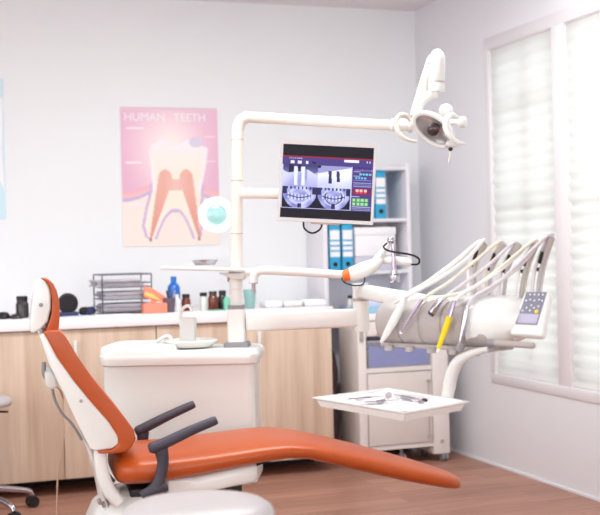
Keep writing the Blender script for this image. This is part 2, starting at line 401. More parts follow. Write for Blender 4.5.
# ------------------------------------------------------------------ tall shelf in the corner
SX0, SX1, SY0 = 2.31, 2.865, 6.32
g = thing('shelf_unit', 'tall white open shelf unit in the corner, holding blue binders', 'shelf', ((SX0+SX1)/2, 6.47, 0))
b = NB(); box(b, SX0, SX0+.025, SY0, YB-.005, 0, 1.71, .002); part('side_panel', b, M['shelfm'], g)
b = NB(); box(b, SX1-.025, SX1, SY0, YB-.005, 0, 1.71, .002); part('side_panel', b, M['shelfm'], g)
b = NB(); box(b, SX0+.025, SX1-.025, YB-.02, YB-.006, .02, 1.70); part('back_panel', b, M['shelfm'], g)
for z in (.06, .45, .84, 1.08, 1.385, 1.69):
    b = NB(); box(b, SX0+.025, SX1-.025, SY0+.002, YB-.02, z-.02, z, .001); part('shelf_board', b, M['shelfm'], g)
def binder(px, zb, label, w=.066, grp=None):
    x = onY(px, 200, SY0+.03).x; y = SY0+.025; h = .29
    g = thing('ring_binder', label, 'binder', (x, y+.1, zb), 'blue and white ring binders')
    b = NB(); box(b, x-w/2, x+w/2, y, y+.24, zb, zb+h, .003); part('cover', b, M['blue'], g)
    b = NB(); box(b, x-w/2+.003, x+w/2-.003, y-.0015, y+.001, zb+.085, zb+h-.05); s = part('spine_label', b, M['paper'], g)
    b = NB()
    for z in (.115, .145, .175): box(b, x-w/2+.004, x+w/2-.004, y-.0022, y-.001, zb+z, zb+z+.010)
    part('label_lines', b, M['blue'], s)
    b = NB(); lathe(b, [(.014, 0), (.014, .002), (.009, .002), (.009, .001)], V((x, y, zb+.042)), V((0, -1, 0)), 16); part('finger_hole', b, M['black'], g)
binder(380.5, 1.386, 'blue and white ring binder on the upper shelf, right of the monitor')
binder(369, 1.386, 'blue ring binder on the upper shelf, mostly hidden by the monitor')
binder(333.5, 1.081, 'leftmost blue and white ring binder on the shelf below the monitor')
binder(346.2, 1.081, 'blue and white ring binder right of another one, below the monitor')
xa, xb = onY(354, 240, 6.36).x, onY(400, 240, 6.36).x
b = NB(); box(b, xa, xb-.03, 6.35, 6.585, 1.081, 1.165, .004); solo('storage_box', b, M['lav'], 'lavender-gray flat box under the white box on the middle shelf', 'box')
g = thing('storage_box', 'white lidded box on the middle shelf, right of the binders', 'box', ((xa+xb)/2-.02, 6.46, 1.166))
b = NB(); box(b, xa+.003, xb-.035, 6.35, 6.58, 1.166, 1.29, .004); part('body', b, M['paper'], g)
b = NB(); box(b, xa-.001, xb-.031, 6.345, 6.584, 1.29, 1.335, .004); part('lid', b, M['paper'], g)
def bottle(px, y, zb, r, h, label, m, capm, nm='bottle', neck=.55, capr=.6, caph=.16, grp=None, lab=None):
    x = onY(px, 300, y).x; g = thing(nm, label, nm.split('_')[-1], (x, y, zb), grp)
    hb = h*(1-caph)
    b = NB(); lathe(b, [(r*.9, 0), (r, .004), (r, hb*.72), (r*.92, hb*.8), (r*neck, hb*.92), (r*neck, hb)], V((x, y, zb)), seg=20); part('body', b, m, g)
    b = NB(); lathe(b, [(r*capr*1.05, hb-.004), (r*capr*1.05, h-.003), (r*capr*.95, h)], V((x, y, zb)), seg=18); part('cap', b, capm, g)
    if lab:
        b = NB(); lathe(b, [(r*1.01, hb*.15), (r*1.02, hb*.17), (r*1.02, hb*.6), (r*1.01, hb*.62)], V((x, y, zb)), seg=20); part('label_sleeve', b, lab, g)
    return g
bottle(350, 6.36, .841, .02, .1, 'small white bottle with black cap on the lower shelf above the cart', M['white2'], M['black'])
b = NB(); box(b, 2.5, 2.75, 6.36, 6.58, .841, .87, .003); solo('paper_stack', b, M['paperb'], 'bluish paper stack on the shelf behind the swing arm', 'papers')

# ------------------------------------------------------------------ white cart
g = thing('storage_cart', 'white wheeled storage cart with clear bin and door in the corner', 'cart', (2.63, 6.07, 0))
KX0, KX1, KY0, KY1 = 2.36, 2.905, 5.95, 6.24
b = NB(); box(b, KX0, KX0+.05, KY0, KY1, .075, .81, .004); part('side_panel', b, M['cart'], g)
b = NB(); box(b, KX1-.10, KX1, KY0, KY1, .045, .81, .004); part('side_panel', b, M['cart'], g)
b = NB(); box(b, KX0-.003, KX1+.003, KY0-.01, KY1, .81, .832, .004); part('top_board', b, M['cart'], g)
b = NB(); box(b, KX0+.05, KX1-.1, KY0+.01, KY1, .52, .548, .002); box(b, KX0+.05, KX1-.1, KY0+.012, KY1, .09, .115); box(b, KX0+.05, KX1-.1, KY1-.02, KY1, .115, .81); part('carcass', b, M['cart'], g)
b = NB(); box(b, KX0+.053, KX1-.103, KY0-.004, KY0+.2, .725, .806, .003); d = part('drawer', b, M['cart'], g)
b = NB(); box(b, KX0+.11, KX1-.16, KY0-.018, KY0-.006, .735, .745, .003); box(b, KX0+.12, KX0+.13, KY0-.01, KY0-.002, .737, .744); box(b, KX1-.17, KX1-.18, KY0-.01, KY0-.002, .737, .744); part('drawer_pull', b, M['grayp'], d)
b = NB(); box(b, KX0+.055, KX1-.105, KY0+.003, KY0+.02, .118, .516, .002); d = part('door', b, M['cartd'], g)
for z in (.46, .15):
    b = NB(); cyl(b, V((KX1-.125, KY0+.004, z)), V((KX1-.125, KY0-.008, z)), .011); part('hinge_knob', b, M['grayp'], d)
b = NB(); cyl(b, V((KX1-.125, KY0-.001, .16)), V((KX1-.125, KY0-.001, .45)), .003); part('hinge_rod', b, M['grayp'], d)
b = NB(); cyl(b, V((KX1-.05, KY0, .115)), V((KX1-.05, KY0-.006, .115)), .012); part('screw_cap', b, M['grayp'], g)
b = NB(); box(b, KX0+.01, KX0+.03, KY0-.012, KY0, .70, .76, .003); part('latch', b, M['grayp'], g)
for x, y in ((KX1-.03, KY0+.03), (KX0+.27, KY0+.06), (KX0+.03, KY0+.12), (KX1-.04, KY1-.03)):
    z = .045 if x > 2.8 else (.09 if x > 2.45 else .075)
    b = NB(); cyl(b, V((x, y, .032)), V((x, y, z+.003)), .009); cs = part('caster', b, M['dgray'], g)
    b = NB(); cyl(b, V((x-.017, y-.005, .027)), V((x-.004, y-.005, .027)), .0265); cyl(b, V((x+.004, y-.005, .027)), V((x+.017, y-.005, .027)), .0265); part('wheel', b, M['dgray'], cs)
# clear bin and blue cloth in the cart
bx0, bx1, bz = KX0+.058, KX1-.106, .5485
b = NB(); box(b, bx0, bx1, KY0+.004, KY0+.007, bz, .70); box(b, bx0, bx0+.003, KY0+.007, KY1-.03, bz, .70); box(b, bx1-.003, bx1, KY0+.007, KY1-.03, bz, .70); box(b, bx0+.003, bx1-.003, KY0+.007, KY1-.03, bz, bz+.003); box(b, bx0+.003, bx1-.003, KY1-.033, KY1-.03, bz+.003, .70)
box(b, bx0, bx1, KY0-.002, KY0+.003, .688, .70)
solo('clear_bin', b, M['clear'], 'clear plastic bin inside the white cart, full of blue cloth', 'bin')
b = NB(); n = 22
vs = [[b.verts.new((bx0+.012+(bx1-bx0-.024)*i/n, KY0+.012+(.19)*j/8, bz+.004+.105+.012*math.sin(i*.9+j)+.01*math.sin(i*2.3+j*1.7))) for i in range(n+1)] for j in range(9)]
fr_ = [b.verts.new((v.co.x, v.co.y, bz+.0045)) for v in vs[0]]
for j in range(8):
    for i in range(n): b.faces.new([vs[j][i], vs[j][i+1], vs[j+1][i+1], vs[j+1][i]])
for i in range(n): b.faces.new([fr_[i], fr_[i+1], vs[0][i+1], vs[0][i]])
solo('folded_cloth', b, M['bluec'], 'crumpled blue cloth in the clear bin of the cart', 'cloth')
b = NB(); box(b, KX0+.05, KX0+.30, KY0+.02, KY0+.22, .833, .850, .001); solo('paper_stack', b, M['paper'], 'white paper stack on top of the white cart, under blue folder', 'papers')
b = NB(); box(b, KX0+.045, KX0+.31, KY0+.015, KY0+.22, .851, .885, .003); solo('folder', b, M['papercl'], 'pale blue folder on the papers on top of the cart', 'folder')
b = NB(); box(b, KX0+.06, KX0+.30, KY0+.02, KY0+.22, .886, .915, .003); solo('document_box', b, M['paperb'], 'bluish-white document box, topmost on the cart', 'box')
# dark narrow shape in the gap
b = NB(); lathe(b, [(.0, 0), (.035, .005), (.045, .1), (.042, .35), (.047, .52), (.03, .62), (.012, .66), (.012, .72)], V((2.285, 6.2, 0)), s2=.9, seg=16)
solo('narrow_dark_shape', b, mat('dark_rough', (70, 50, 54), .8, bump=.5, scale=40), 'dark narrow shape standing in the gap between cabinets and cart', 'bag')

# ------------------------------------------------------------------ things on the worktop
ZC = .9005
def lump(px, y, rx, rz, label, m, nm, cat, z=ZC, ry=None, grp=None):
    x = onY(px, 310, y).x; b = NB(); n = 7
    lathe(b, [(rx*.8, 0)] + [(rx*math.cos(PI/2*i/n)**.7 if i < n else 0, rz*(.15+.85*math.sin(PI/2*i/n))) for i in range(n+1)], V((x, y, z)), s2=(ry or rx)/rx, seg=20)
    return solo(nm, b, m, label, cat, grp)
lump(3, 6.05, .035, .035, 'dark rounded computer mouse at the left end of the worktop', M['black'], 'computer_mouse', 'computer mouse', ry=.045)
lump(16.5, 6.0, .035, .026, 'low dark pebble-shaped case left of the brown jar', M['darkj'], 'eyeglass_case', 'case')
bottle(22, 6.08, ZC, .033, .11, 'dark brown jar with black lid left of the orange headrest', M['darkj'], M['black'], 'jar', neck=.8, capr=.82)
g = thing('round_case', 'round black case leaning behind the orange headrest on the worktop', 'case', (onY(68, 310, 6.05).x, 6.05, ZC))
b = NB(); x = WM[g.name].x; box(b, x-.05, x+.05, 6.01, 6.09, ZC, ZC+.022, .006); part('base', b, mat('navy_plastic', (50, 52, 92), .5), g)
b = NB(); lathe(b, [(0, -.03), (.045, -.028), (.052, -.015), (.052, .015), (.045, .028), (0, .03)], V((x, 6.05, ZC+.066)), V((.15, 1, .1)), 24); part('case_body', b, M['black'], g)
for px, c, l in ((84, M['black'], 'small black spool on the worktop left of the wire rack'), (90, mat('navy_cap', (44, 44, 90), .4), 'small navy spool on the worktop beside the wire rack')):
    x = onY(px, 310, 6.05).x; b = NB(); cyl(b, V((x-.008, 6.04, ZC+.022)), V((x+.014, 6.08, ZC+.022)), .022); cyl(b, V((x-.012, 6.03, ZC+.022)), V((x-.008, 6.04, ZC+.022)), .01); solo('spool', b, c, l, 'spool')
for k, (a, c, y0, m, l) in enumerate(((64, 92, 5.94, 'paperb', 'bluish paper sheet on the worktop right of the orange headrest'), (94, 132, 5.94, 'paper', 'white paper sheet on the worktop in front of the wire rack'), (212, 226, 5.96, 'green', 'mint green sheet on the worktop under the brown bottles'))):
    b = NB(); box(b, onY(a, 315, y0).x, onY(c, 315, y0).x, y0, y0+.1, ZC, ZC+.003); solo('paper_sheet' if m != 'green' else 'green_mat', b, M[m], l, 'paper' if m != 'green' else 'mat')
# letter tray rack
rx0, rx1 = onY(101, 300, 6.1).x, onY(150, 300, 6.1).x; ry0, ry1 = 6.05, 6.33
g = thing('letter_rack', 'three-tier black wire letter rack holding papers on the worktop', 'letter tray', ((rx0+rx1)/2, 6.3, ZC))
b = NB(); rw = .0035
for x in (rx0, rx1):
    for y in (ry0, ry1): cyl(b, V((x, y, ZC)), V((x, y, ZC+.205)), rw, 8)
    cyl(b, V((x, ry0, ZC+.205)), V((x, ry1, ZC+.205)), rw, 8)
cyl(b, V((rx0, ry1, ZC+.205)), V((rx1, ry1, ZC+.205)), rw, 8); cyl(b, V((rx0, ry0, ZC+.205)), V((rx1, ry0, ZC+.205)), rw, 8)
part('frame', b, M['wire'], g)
tiers = (.012, .075, .138)
for z in tiers:
    b = NB()
    for zz in (0, .022):
        for y in (ry0, ry1): cyl(b, V((rx0, y, ZC+z+zz)), V((rx1, y, ZC+z+zz)), .0025, 6)
        for x in (rx0, rx1): cyl(b, V((x, ry0, ZC+z+zz)), V((x, ry1, ZC+z+zz)), .0025, 6)
    for k in range(1, 12):
        x = rx0+(rx1-rx0)*k/12; cyl(b, V((x, ry0, ZC+z)), V((x, ry1, ZC+z)), .0015, 5)
    part('wire_shelf', b, M['wire'], g)
for z, off, l in zip(tiers, (-.01, -.005, -.035), ('gray papers on the bottom tier of the wire rack', 'gray papers on the middle tier of the wire rack', 'gray papers sticking out left on the top tier of the wire rack')):
    b = NB()
    for k in range(4):
        o = V((rx0+off+random.uniform(0, .02)+(.012 if off > -.02 else 0), ry0+.012+random.uniform(0, .015), ZC+z+.004+k*.009)); a = random.uniform(-.04, .04)
        hexa(b, o, V((.245, a*.2, 0)), V((-a*.2, .25, 0)), V((0, 0, .0075)), .001, 1)
    solo('paper_stack', b, M['paperg'], l, 'papers', 'papers in the wire rack')
# orange folded card + salmon box
x0, x1 = onY(139, 310, 6.1).x, onY(162, 310, 6.1).x
b = NB(); box(b, x0, x1, 5.965, 6.035, ZC, ZC+.052, .003); solo('tissue_box', b, M['salmon'], 'salmon pink box on the worktop in front of the wire rack', 'box')
g = thing('leaflet', 'salmon and yellow leaflet slanting from the wire rack above the pink box', 'leaflet', (onY(153, 300, 6.02).x, 6.02, ZC+.053))
p = [onY(144, 286, 6.02), onY(152, 288, 6.02), onY(166, 297, 6.02), onY(164, 302, 6.02), onY(152, 300, 6.02), onY(144, 297, 6.02)]
b = NB(); prism(b, p, V((0, .02, 0)), .002); prism(b, [V((p[5].x+.03, 6.022, ZC+.053)), V((p[5].x+.06, 6.022, ZC+.053)), onY(158, 301, 6.022), onY(152, 300, 6.022)], V((0, .012, 0))); part('cover', b, M['salmon'], g)
p = [onY(145, 292, 6.018), onY(153, 294, 6.018), onY(162, 301, 6.018), onY(152, 298, 6.018), onY(145, 295, 6.018)]
b = NB(); prism(b, p, V((0, .003, 0))); part('yellow_stripe', b, M['yellowp'], g)
x = onY(169, 310, 6.03).x
g = thing('pen_holder', 'dark mesh pen holder with a pencil in front of the blue bottle', 'pen holder', (x, 6.03, ZC))
b = NB(); lathe(b, [(.028, 0), (.036, .075), (.033, .075), (.026, .004)], V((x, 6.03, ZC)), seg=16); part('cup', b, mat('mesh_metal', (110, 100, 112), .5, metal=.4), g)
for dx, ex, c in ((.0, .035, 'purple'), (.01, -.02, 'black'), (-.01, .015, 'wire')):
    b = NB(); cyl(b, V((x+dx*.5, 6.03, ZC+.006)), V((x+dx+ex, 6.03, ZC+.115)), .004, 8); part('pen', b, M[c], g)
bottle(174, 6.16, ZC, .034, .185, 'tall bottle of blue liquid with a blue cap on the worktop', M['bottleb'], M['bottleb'], neck=.45, capr=.45, caph=.1, lab=M['bottleb'])
bottle(176.5, 6.07, ZC, .02, .09, 'small white bottle in front of the tall blue bottle', M['paper'], M['paper'], caph=.1)
bottle(186, 6.1, ZC, .024, .09, 'small brown bottle with black cap right of the blue bottle', M['brownb'], M['black'], neck=.75, capr=.82)
bottle(203.5, 6.1, ZC, .021, .095, 'white bottle with black cap left of the brown bottles', M['white2'], M['black'], neck=.8, capr=.9)
bottle(213, 6.1, ZC, .028, .1, 'round brown bottle with dark cap in the middle of the bottle group', M['brownb'], M['darkj'], neck=.7, capr=.75)
bottle(222.5, 6.12, ZC, .025, .102, 'black bottle with black cap nearest the white column', M['darkj'], M['black'], neck=.7, capr=.75)
x = onY(227, 310, 6.03).x; b = NB(); lathe(b, [(.018, 0), (.02, .05), (.012, .065), (.012, .07)], V((x, 6.03, ZC)), seg=16); solo('green_cup', b, M['green'], 'small mint green cup beside the white column on the worktop', 'cup')
x = onY(250, 310, 6.06).x; b = NB(); lathe(b, [(.026, 0), (.035, .105), (.033, .105), (.024, .004)], V((x, 6.06, ZC)), seg=24); solo('glass_tumbler', b, M['glass'], 'aqua glass tumbler on the worktop right of the column', 'glass')
for px, w, l, m in ((272, .07, 'low white pad of gauze on the worktop right of the tumbler', 'paper'), (291, .08, 'white folded towel on the worktop, middle of the white bundles', 'white2'), (313, .09, 'white folded towel on the worktop nearest the shelf', 'paper')):
    x = onY(px, 310, 6.1).x; b = NB(); box(b, x-w*.7, x+w*.7, 6.05, 6.19, ZC, ZC+.035, .014, 4); solo('folded_towel', b, M[m], l, 'towel')

# ------------------------------------------------------------------ magnifier lamp
g = thing('magnifier_lamp', 'round white magnifier lamp with aqua lens, left of the column', 'lamp', (P(237, 318, 6.62).x, P(237, 318, 6.62).y, ZC))
bx = WM[g.name]; c = P(216.5, 215, 6.05); n = (CAM-c).normalized()
b = NB(); lathe(b, [(.055, 0), (.06, .01), (.02, .02), (.012, .02)], bx); part('base', b, M['white2'], g)
b = NB(); tube(b, [bx+U*.015, bx+U*.3, bx+U*.42+R*-.01, c+R*.10-U*.0+F0*.02, c+R*.085], .009, smooth=6); part('arm', b, M['white2'], g)
b = NB(); lathe(b, [(.054, -.012), (.088, -.014), (.094, 0), (.088, .012), (.056, .014), (.054, 0)], c, n, 36, e1=R, s2=1)
b.faces.ensure_lookup_table(); part('ring_head', b, emis('lamp_diffuser', (250, 252, 250), .55), g)
b = NB(); lathe(b, [(0, .016), (.03, .013), (.054, .004), (.054, -.004), (0, -.01)], c, n, 32); part('lens', b, M['lens'], g)

# ------------------------------------------------------------------ dental chair
g = thing('dental_chair', 'orange leather dental chair with white shells and dark armrests', 'dental chair', ch(0, 0, 0))
CH = g
secs = []
for u, zb, zt, hw in ((-.352, .43, .47, .15), (-.343, .41, .50, .20), (-.32, .40, .513, .228), (-.26, .398, .517, .24), (-.16, .404, .516, .245), (-.05, .418, .52, .245), (.08, .436, .528, .245), (.18, .449, .534, .242),
                      (.26, .455, .534, .238), (.34, .447, .522, .232), (.45, .413, .496, .22), (.58, .374, .458, .204), (.70, .338, .42, .186), (.81, .309, .384, .162), (.89, .289, .355, .135), (.94, .279, .335, .10), (.96, .278, .323, .07), (.969, .286, .31, .04)):
    secs.append((ch(u, 0, (zb+zt)/2), CL*hw, U*((zt-zb)/2)))
s_ = part('seat_cushion', loft(NB(), secs, 40, 2.7), M['orange'], g, sharp=70)
b = NB()
for sgn in (-1, 1):
    pts = [ch(u, sgn*hw, z) for u, z, hw in ((-.30, .505, .17), (-.16, .516, .185), (.0, .527, .19), (.15, .537, .19), (.26, .538, .185), (.4, .511, .175), (.58, .4615, .16), (.75, .4075, .14), (.88, .366, .11))]
    tube(b, pts, .003, 8, smooth=4)
b.free()
# under-seat shell
b = NB(); secs = []
for u, zb, zt, hw in ((-.19, .39, .415, .15), (-.17, .36, .43, .19), (-.08, .352, .43, .2), (.05, .37, .45, .2), (.13, .378, .46, .2), (.145, .39, .455, .19)):
    secs.append((ch(u, 0, (zb+zt)/2), CL*hw, U*((zt-zb)/2)))
loft(b, secs, 28, 5); part('seat_shell', b, M['white'], g)
b = NB(); prism(b, [ch(.10, -.06, .43), ch(.30, -.06, .47), ch(.62, -.06, .405), ch(.60, -.06, .385), ch(.30, -.06, .455), ch(.10, -.06, .40)], CL*.12, .006); part('leg_support', b, M['black'], g)
# backrest
def cpoly(pp, v0, v1, w, seg=3):
    b = NB(); pts = [chp(x, y, v0) for x, y in pp]; prism(b, pts, CL*(v1-v0), w, seg); return b
shell = [(40, 337), (43, 334), (47, 336), (57, 356), (74, 380), (92, 402), (108, 420), (118, 434), (119, 444), (112, 449), (96, 451), (90, 449), (78, 425), (62, 390), (48, 362)]
orng = [(44, 333), (50, 331), (60, 331), (66, 337), (78, 357), (94, 380), (112, 402), (126, 419), (134, 430), (136, 439), (132, 447), (124, 452.5), (110, 454), (99, 453.5), (97, 451), (112, 450), (118, 445), (119, 438), (108, 421), (92, 403), (74, 381), (57, 357)]
part('backrest_cushion', cpoly(orng, -.225, .225, .022, 4), M['orange'], g, sharp=60)
bs = part('backrest_shell', cpoly(shell, -.215, .215, .014, 3), M['white'], g, sharp=60)
p = chp(81, 401, -.2151); b = NB(); cyl(b, p+CL*.004, p-CL*.003, .006); part('screw', b, M['steel'], bs)
b = cpoly([(45, 373), (51, 371), (56, 377), (58, 387), (52, 390), (46, 387)], -.09, .09, .008); part('headrest_actuator', b, M['white2'], g)
b = NB(); tube(b, [chp(44, 362, 0), chp(44, 374, 0), chp(48, 380, 0)], .008, smooth=5); tube(b, [chp(52, 386, -.02), chp(55, 400, -.02), chp(62, 413, -.02), chp(72, 424, -.02), chp(82, 440, -.02)], .005, smooth=5); part('cable', b, M['dgray'], g)
# headrest
hd = [(45, 279), (39, 281), (35, 289), (33, 300), (31, 318), (30, 333), (34, 333), (41, 329), (48, 321), (51, 308), (51, 295), (49, 286)]
ho = [(42, 278.5), (48, 279), (53, 283), (57, 291), (59.5, 302), (60, 316), (59, 327), (57, 332.5), (50, 333), (46, 331), (48, 325), (51.5, 315), (52, 300), (50, 288), (46, 282)]
hp = part('headrest_cushion', cpoly(ho, -.14, .14, .016, 4), M['orange'], g, sharp=60)
hs = part('headrest_shell', cpoly(hd, -.135, .135, .012, 3), M['white'], g, sharp=60)
p = chp(41, 305, -.136); b = NB(); cyl(b, p+CL*.004, p-CL*.003, .007); part('pivot_screw', b, M['dgray'], hs)
b = NB(); prism(b, [ch(-.575, -.03, .90), ch(-.555, -.03, .90), ch(-.545, -.03, .98), ch(-.565, -.03, .98)], CL*.06); part('headrest_stem', b, M['steel'], g)
# back link arms and base
for v, nm in ((-.19, 'link_arm'), (.16, 'link_arm')):
    b = NB(); q = [chp(x, y, -.2) + CL*(v+.2) for x, y in ((100, 447), (101, 462), (104, 478), (110, 492), (120, 504))]
    tube(b, q, [.022, .022, .023, .023, .022], 14, smooth=5, flat=.6, upv=CA); part(nm, b, M['white'], g)
b = cpoly([(84, 440), (92, 448), (97, 462), (100, 476), (104, 492), (108, 505), (112, 515), (104, 512), (100, 492), (95, 470)], -.14, .14, .006); part('back_bracket', b, M['white2'], g)
b = NB(); secs = []
for u, zb, zt, hw in ((-.455, .05, .20, .12), (-.445, .05, .26, .15), (-.415, .05, .32, .175), (-.36, .05, .36, .185), (-.29, .05, .378, .19), (-.20, .05, .38, .185), (-.12, .05, .365, .18), (.02, .05, .345, .175), (.11, .05, .32, .17), (.13, .05, .3, .15)):
    secs.append((ch(u, 0, (zb+zt)/2), CL*hw, U*((zt-zb)/2)))
loft(b, secs, 32, 3.4); part('base_cover', b, M['white'], g)
b = NB(); hexa(b, ch(-.30, -.14, .325), CA*.40, CL*.28, U*.06, .01); part('lift_frame', b, M['black'], g)
b = NB(); hexa(b, ch(-.45, -.2, 0), CA*.85, CL*.4, U*.05, .02, 3); part('base_plate', b, M['white2'], g)
for i, x in enumerate(((100, 503), (104, 506))):
    b = NB(); p = chp(x[0], x[1], -.245); cyl(b, p + CL*.05, p, .007); 
    part('bolt', b, M['steel'], g)
# armrests
for v, px in ((-.265, 0), (.262, 1)):
    a = NB(); z0 = .62
    if px == 0: q = [(152, 448), (165, 443), (190, 431), (214, 421)]
    else: q = [(138, 431), (150, 425), (170, 415), (192, 405)]
    q = [chp(x, y, v) for x, y in q]
    tube(a, [q[0]-(q[1]-q[0]).normalized()*.012]+q+[q[-1]+(q[-1]-q[-2]).normalized()*.01], [.012, .020, .020, .018, .016, .010], 14, smooth=4, flat=1.15)
    ar = part('armrest', a, M['armrest'], g)
    if px == 0: q = [(161, 449), (163, 462), (160, 478), (156, 489)]
    else: q = [(143, 432), (142, 446), (137, 462), (134, 474)]
    q = [chp(x, y, v) for x, y in q]
    a = NB(); tube(a, q, [.024, .020, .019, .026], 12, smooth=4, flat=.8, upv=CA)
    e = q[-1]; s = -1 if v < 0 else 1
    tube(a, [e + CA*.04 + U*.005, e, e - CA*.05 - U*.02], [.014, .022, .016], 12, smooth=4)
    tube(a, [e - U*.004, e - CL*s*.06 - U*.012, e - CL*s*.12 - U*.01], .016, 10)
    part('armrest_post', a, M['armrest'], ar)
# beige hose hanging behind the chair
b = NB(); tube(b, [P(63, 398, 4.9), P(63, 415, 4.9), P(64, 432, 4.9), P(61, 455, 4.9), P(58, 475, 4.9), P(57, 500, 4.9), P(57.5, 530, 4.9), V((P(62, 550, 4.9).x, P(62, 550, 4.9).y, .02)), ch(-.47, .1, .006)], .0038, 10, smooth=7)
tube(b, [P(63, 398, 4.9), P(60, 390, 4.7), P(56, 386, 4.42)], .0038, 10, smooth=7)
solo('suction_hose', b, mat('tan_hose', (190, 162, 136), .5), 'thin beige hose hanging to the floor behind the orange backrest', 'hose')

# ------------------------------------------------------------------ dental unit: basin body, column, arms
DU = 4.78
UA = (R*.995 - F0*.06).normalized(); UL = (R*.06 + F0*.995).normalized()
def up_(px, py, off=0): return hit(px, py, F0*DU + UL*off, UL)
g = thing('dental_unit', 'white dental basin unit with tall column behind the orange chair', 'dental unit', (up_(183, 480).x, up_(183, 480).y, 0))
DUo = g
def rrect(cx, hw, hd, z, r=.05, n=6):
    pts = []
    for sx, sy, a0 in ((1, 1, 0), (-1, 1, PI/2), (-1, -1, PI), (1, -1, 1.5*PI)):
        for k in range(n+1):
            a = a0+PI/2*k/n; pts.append(cx + UA*(sx*(hw-r)+r*math.cos(a)) + UL*(sy*(hd-r)+r*math.sin(a)) + U*z)
    return pts
def rslab(bm, cx, levels):          # levels: (z, hw, hd, r)
    rings = [[bm.verts.new(p) for p in rrect(cx, hw, hd, z, r)] for z, hw, hd, r in levels]; n = len(rings[0])
    for a, c in zip(rings, rings[1:]):
        for k in range(n): bm.faces.new([a[k], a[(k+1) % n], c[(k+1) % n], c[k]])
    bm.faces.new(rings[0][::-1]); bm.faces.new(rings[-1]); return bm
pl, pr = up_(103, 420, -.15), up_(255, 420, -.15)
cx = (pl+pr)/2 + UL*.15; cx.z = 0; HW = (pr-pl).length/2
zb, zs0, zs1 = up_(200, 486, -.15).z, up_(180, 364, -.15).z, up_(180, 351, -.17).z
b = NB(); rslab(b, cx, [(zb, HW-.01, .14, .03), (zb+.01, HW, .15, .03), (zs0, HW, .15, .03)]); part('body', b, M['white'], g)
b = NB(); rslab(b, cx, [(0, HW-.10, .09, .03), (zb-.02, HW-.10, .09, .03), (zb, HW-.10, .09, .03)]); part('pedestal', b, M['kick'], g, 'dark pedestal under the body')
b = NB(); HT = (up_(258, 352, -.15)-up_(98, 352, -.15)).length/2
ct = cx + UA*(((up_(258, 352, -.15)+up_(98, 352, -.15))/2 - (pl+pr)/2).dot(UA))
rslab(b, ct, [(zs0-.006, HT-.02, .16, .03), (zs0, HT-.005, .172, .04), (zs0+.02, HT, .175, .045), (zs1-.018, HT, .175, .045), (zs1-.008, HT-.006, .168, .045), (zs1, HT-.02, .155, .04)]); part('top_slab', b, M['white'], g)
zt = zs1
# raised left part + bowl
cl_ = ct - UA*(HT-.160)
b = NB(); rslab(b, cl_, [(zt-.02, .158, .173, .045), (zt+.008, .155, .170, .045), (zt+.018, .150, .164, .045), (zt+.023, .138, .15, .04)]); part('raised_top', b, M['white'], g)
cb = up_(191, 345, -.03); cb.z = zt+.006
b = NB(); lathe(b, [(.085, 0), (.108, .018), (.112, .026), (.106, .029), (.10, .022), (.08, .006), (.02, .002), (.02, .001)], cb, seg=40, e1=R, s2=.95); bw = part('spittoon_bowl', b, M['white'], g)
# faucet block
f0 = up_(188, 346, .02); f0.z = zt+.018
b = NB(); prism(b, [f0-UA*.032-UL*.03, f0+UA*.032-UL*.03, f0+UA*.038-UL*.03+U*.105, f0-UA*.028-UL*.03+U*.108], UL*.05, .008, 3); fb = part('faucet_block', b, M['white2'], g)
a = f0+U*.1; b = NB(); tube(b, [up_(180.5, 325, 0.0), up_(180.5, 314, -.01), up_(184, 307.5, -.02), up_(189, 306, -.03), up_(192, 311, -.04)], .007, 10, smooth=6); part('cup_filler_spout', b, M['white'], fb)
b = NB(); tube(b, [up_(150, 345, -.04), up_(158, 341, -.04), up_(165, 336.5, -.04), up_(170, 337, -.05), up_(172, 343, -.06)], .008, 10, smooth=6); part('rinse_tube', b, M['white'], g)
# column
c0 = up_(237.5, 350, .0); c0.z = 0
ry = lambda y, off=0: up_(237, y, off).z
b = NB(); rslab(b, c0, [(zt-.001, .052, .045, .01), (zt+.016, .052, .045, .01), (zt+.02, .046, .040, .01)]); cf = part('column_foot', b, M['dgray'], g, 'gray column foot collar')
b = NB(); rslab(b, c0, [(zt+.0195, .037, .036, .012), (ry(309), .036, .035, .012)]); part('column_housing', b, M['white'], g)
b = NB(); rslab(b, c0, [(ry(309), .034, .034, .012), (ry(305), .034, .034, .012)]); part('gray_collar', b, M['dgray'], g, 'gray ring around the column')
b = NB(); cyl(b, c0+U*ry(306), c0+U*ry(270), .026, 24); part('column_tube', b, M['white'], g)
for y in (282, 290): 
    b = NB(); cyl(b, c0+U*ry(y), c0+U*(ry(y)+.008), .0285, 24); part('collar_ring', b, M['cream'], g)
b = NB(); cyl(b, up_(231, 279), up_(227.5, 279, -.0), .012); part('clamp_knob', b, M['grayp'], g)
xo = c0+UA*.0; ytop = 117
armz = up_(246, 117.5).z
b = NB(); e = up_(392, 125.5, -.02)
qq = [c0+U*(ry(270)-.004)+UA*.004, c0+U*(armz-.35)+UA*.012, c0+U*(armz-.09)+UA*.022, c0+U*(armz-.045)+UA*.026, c0+U*(armz-.012)+UA*.040, c0+U*(armz)+UA*.068, c0+U*(armz-.002)+UA*.10]
col_l = P(238.7, 200, DU)
tube(b, qq + [e], [.0245]*5+[.023, .022, .021], 18, smooth=6); part('column_pole', b, M['cream'], g)
for y, o_ in ((140, .022), (181, .016), (234, .009)):
    b = NB(); cyl(b, c0+UA*o_+U*(ry(y)), c0+UA*o_+U*(ry(y)+.003), .0256, 24); part('joint_ring', b, M['grayp'], g)
# monitor arm
b = NB(); tube(b, [c0+U*ry(193.5), up_(262, 193.5, -.04), up_(285, 194, -.05)], .021, 14, flat=.6); part('monitor_arm', b, M['cream'], g)
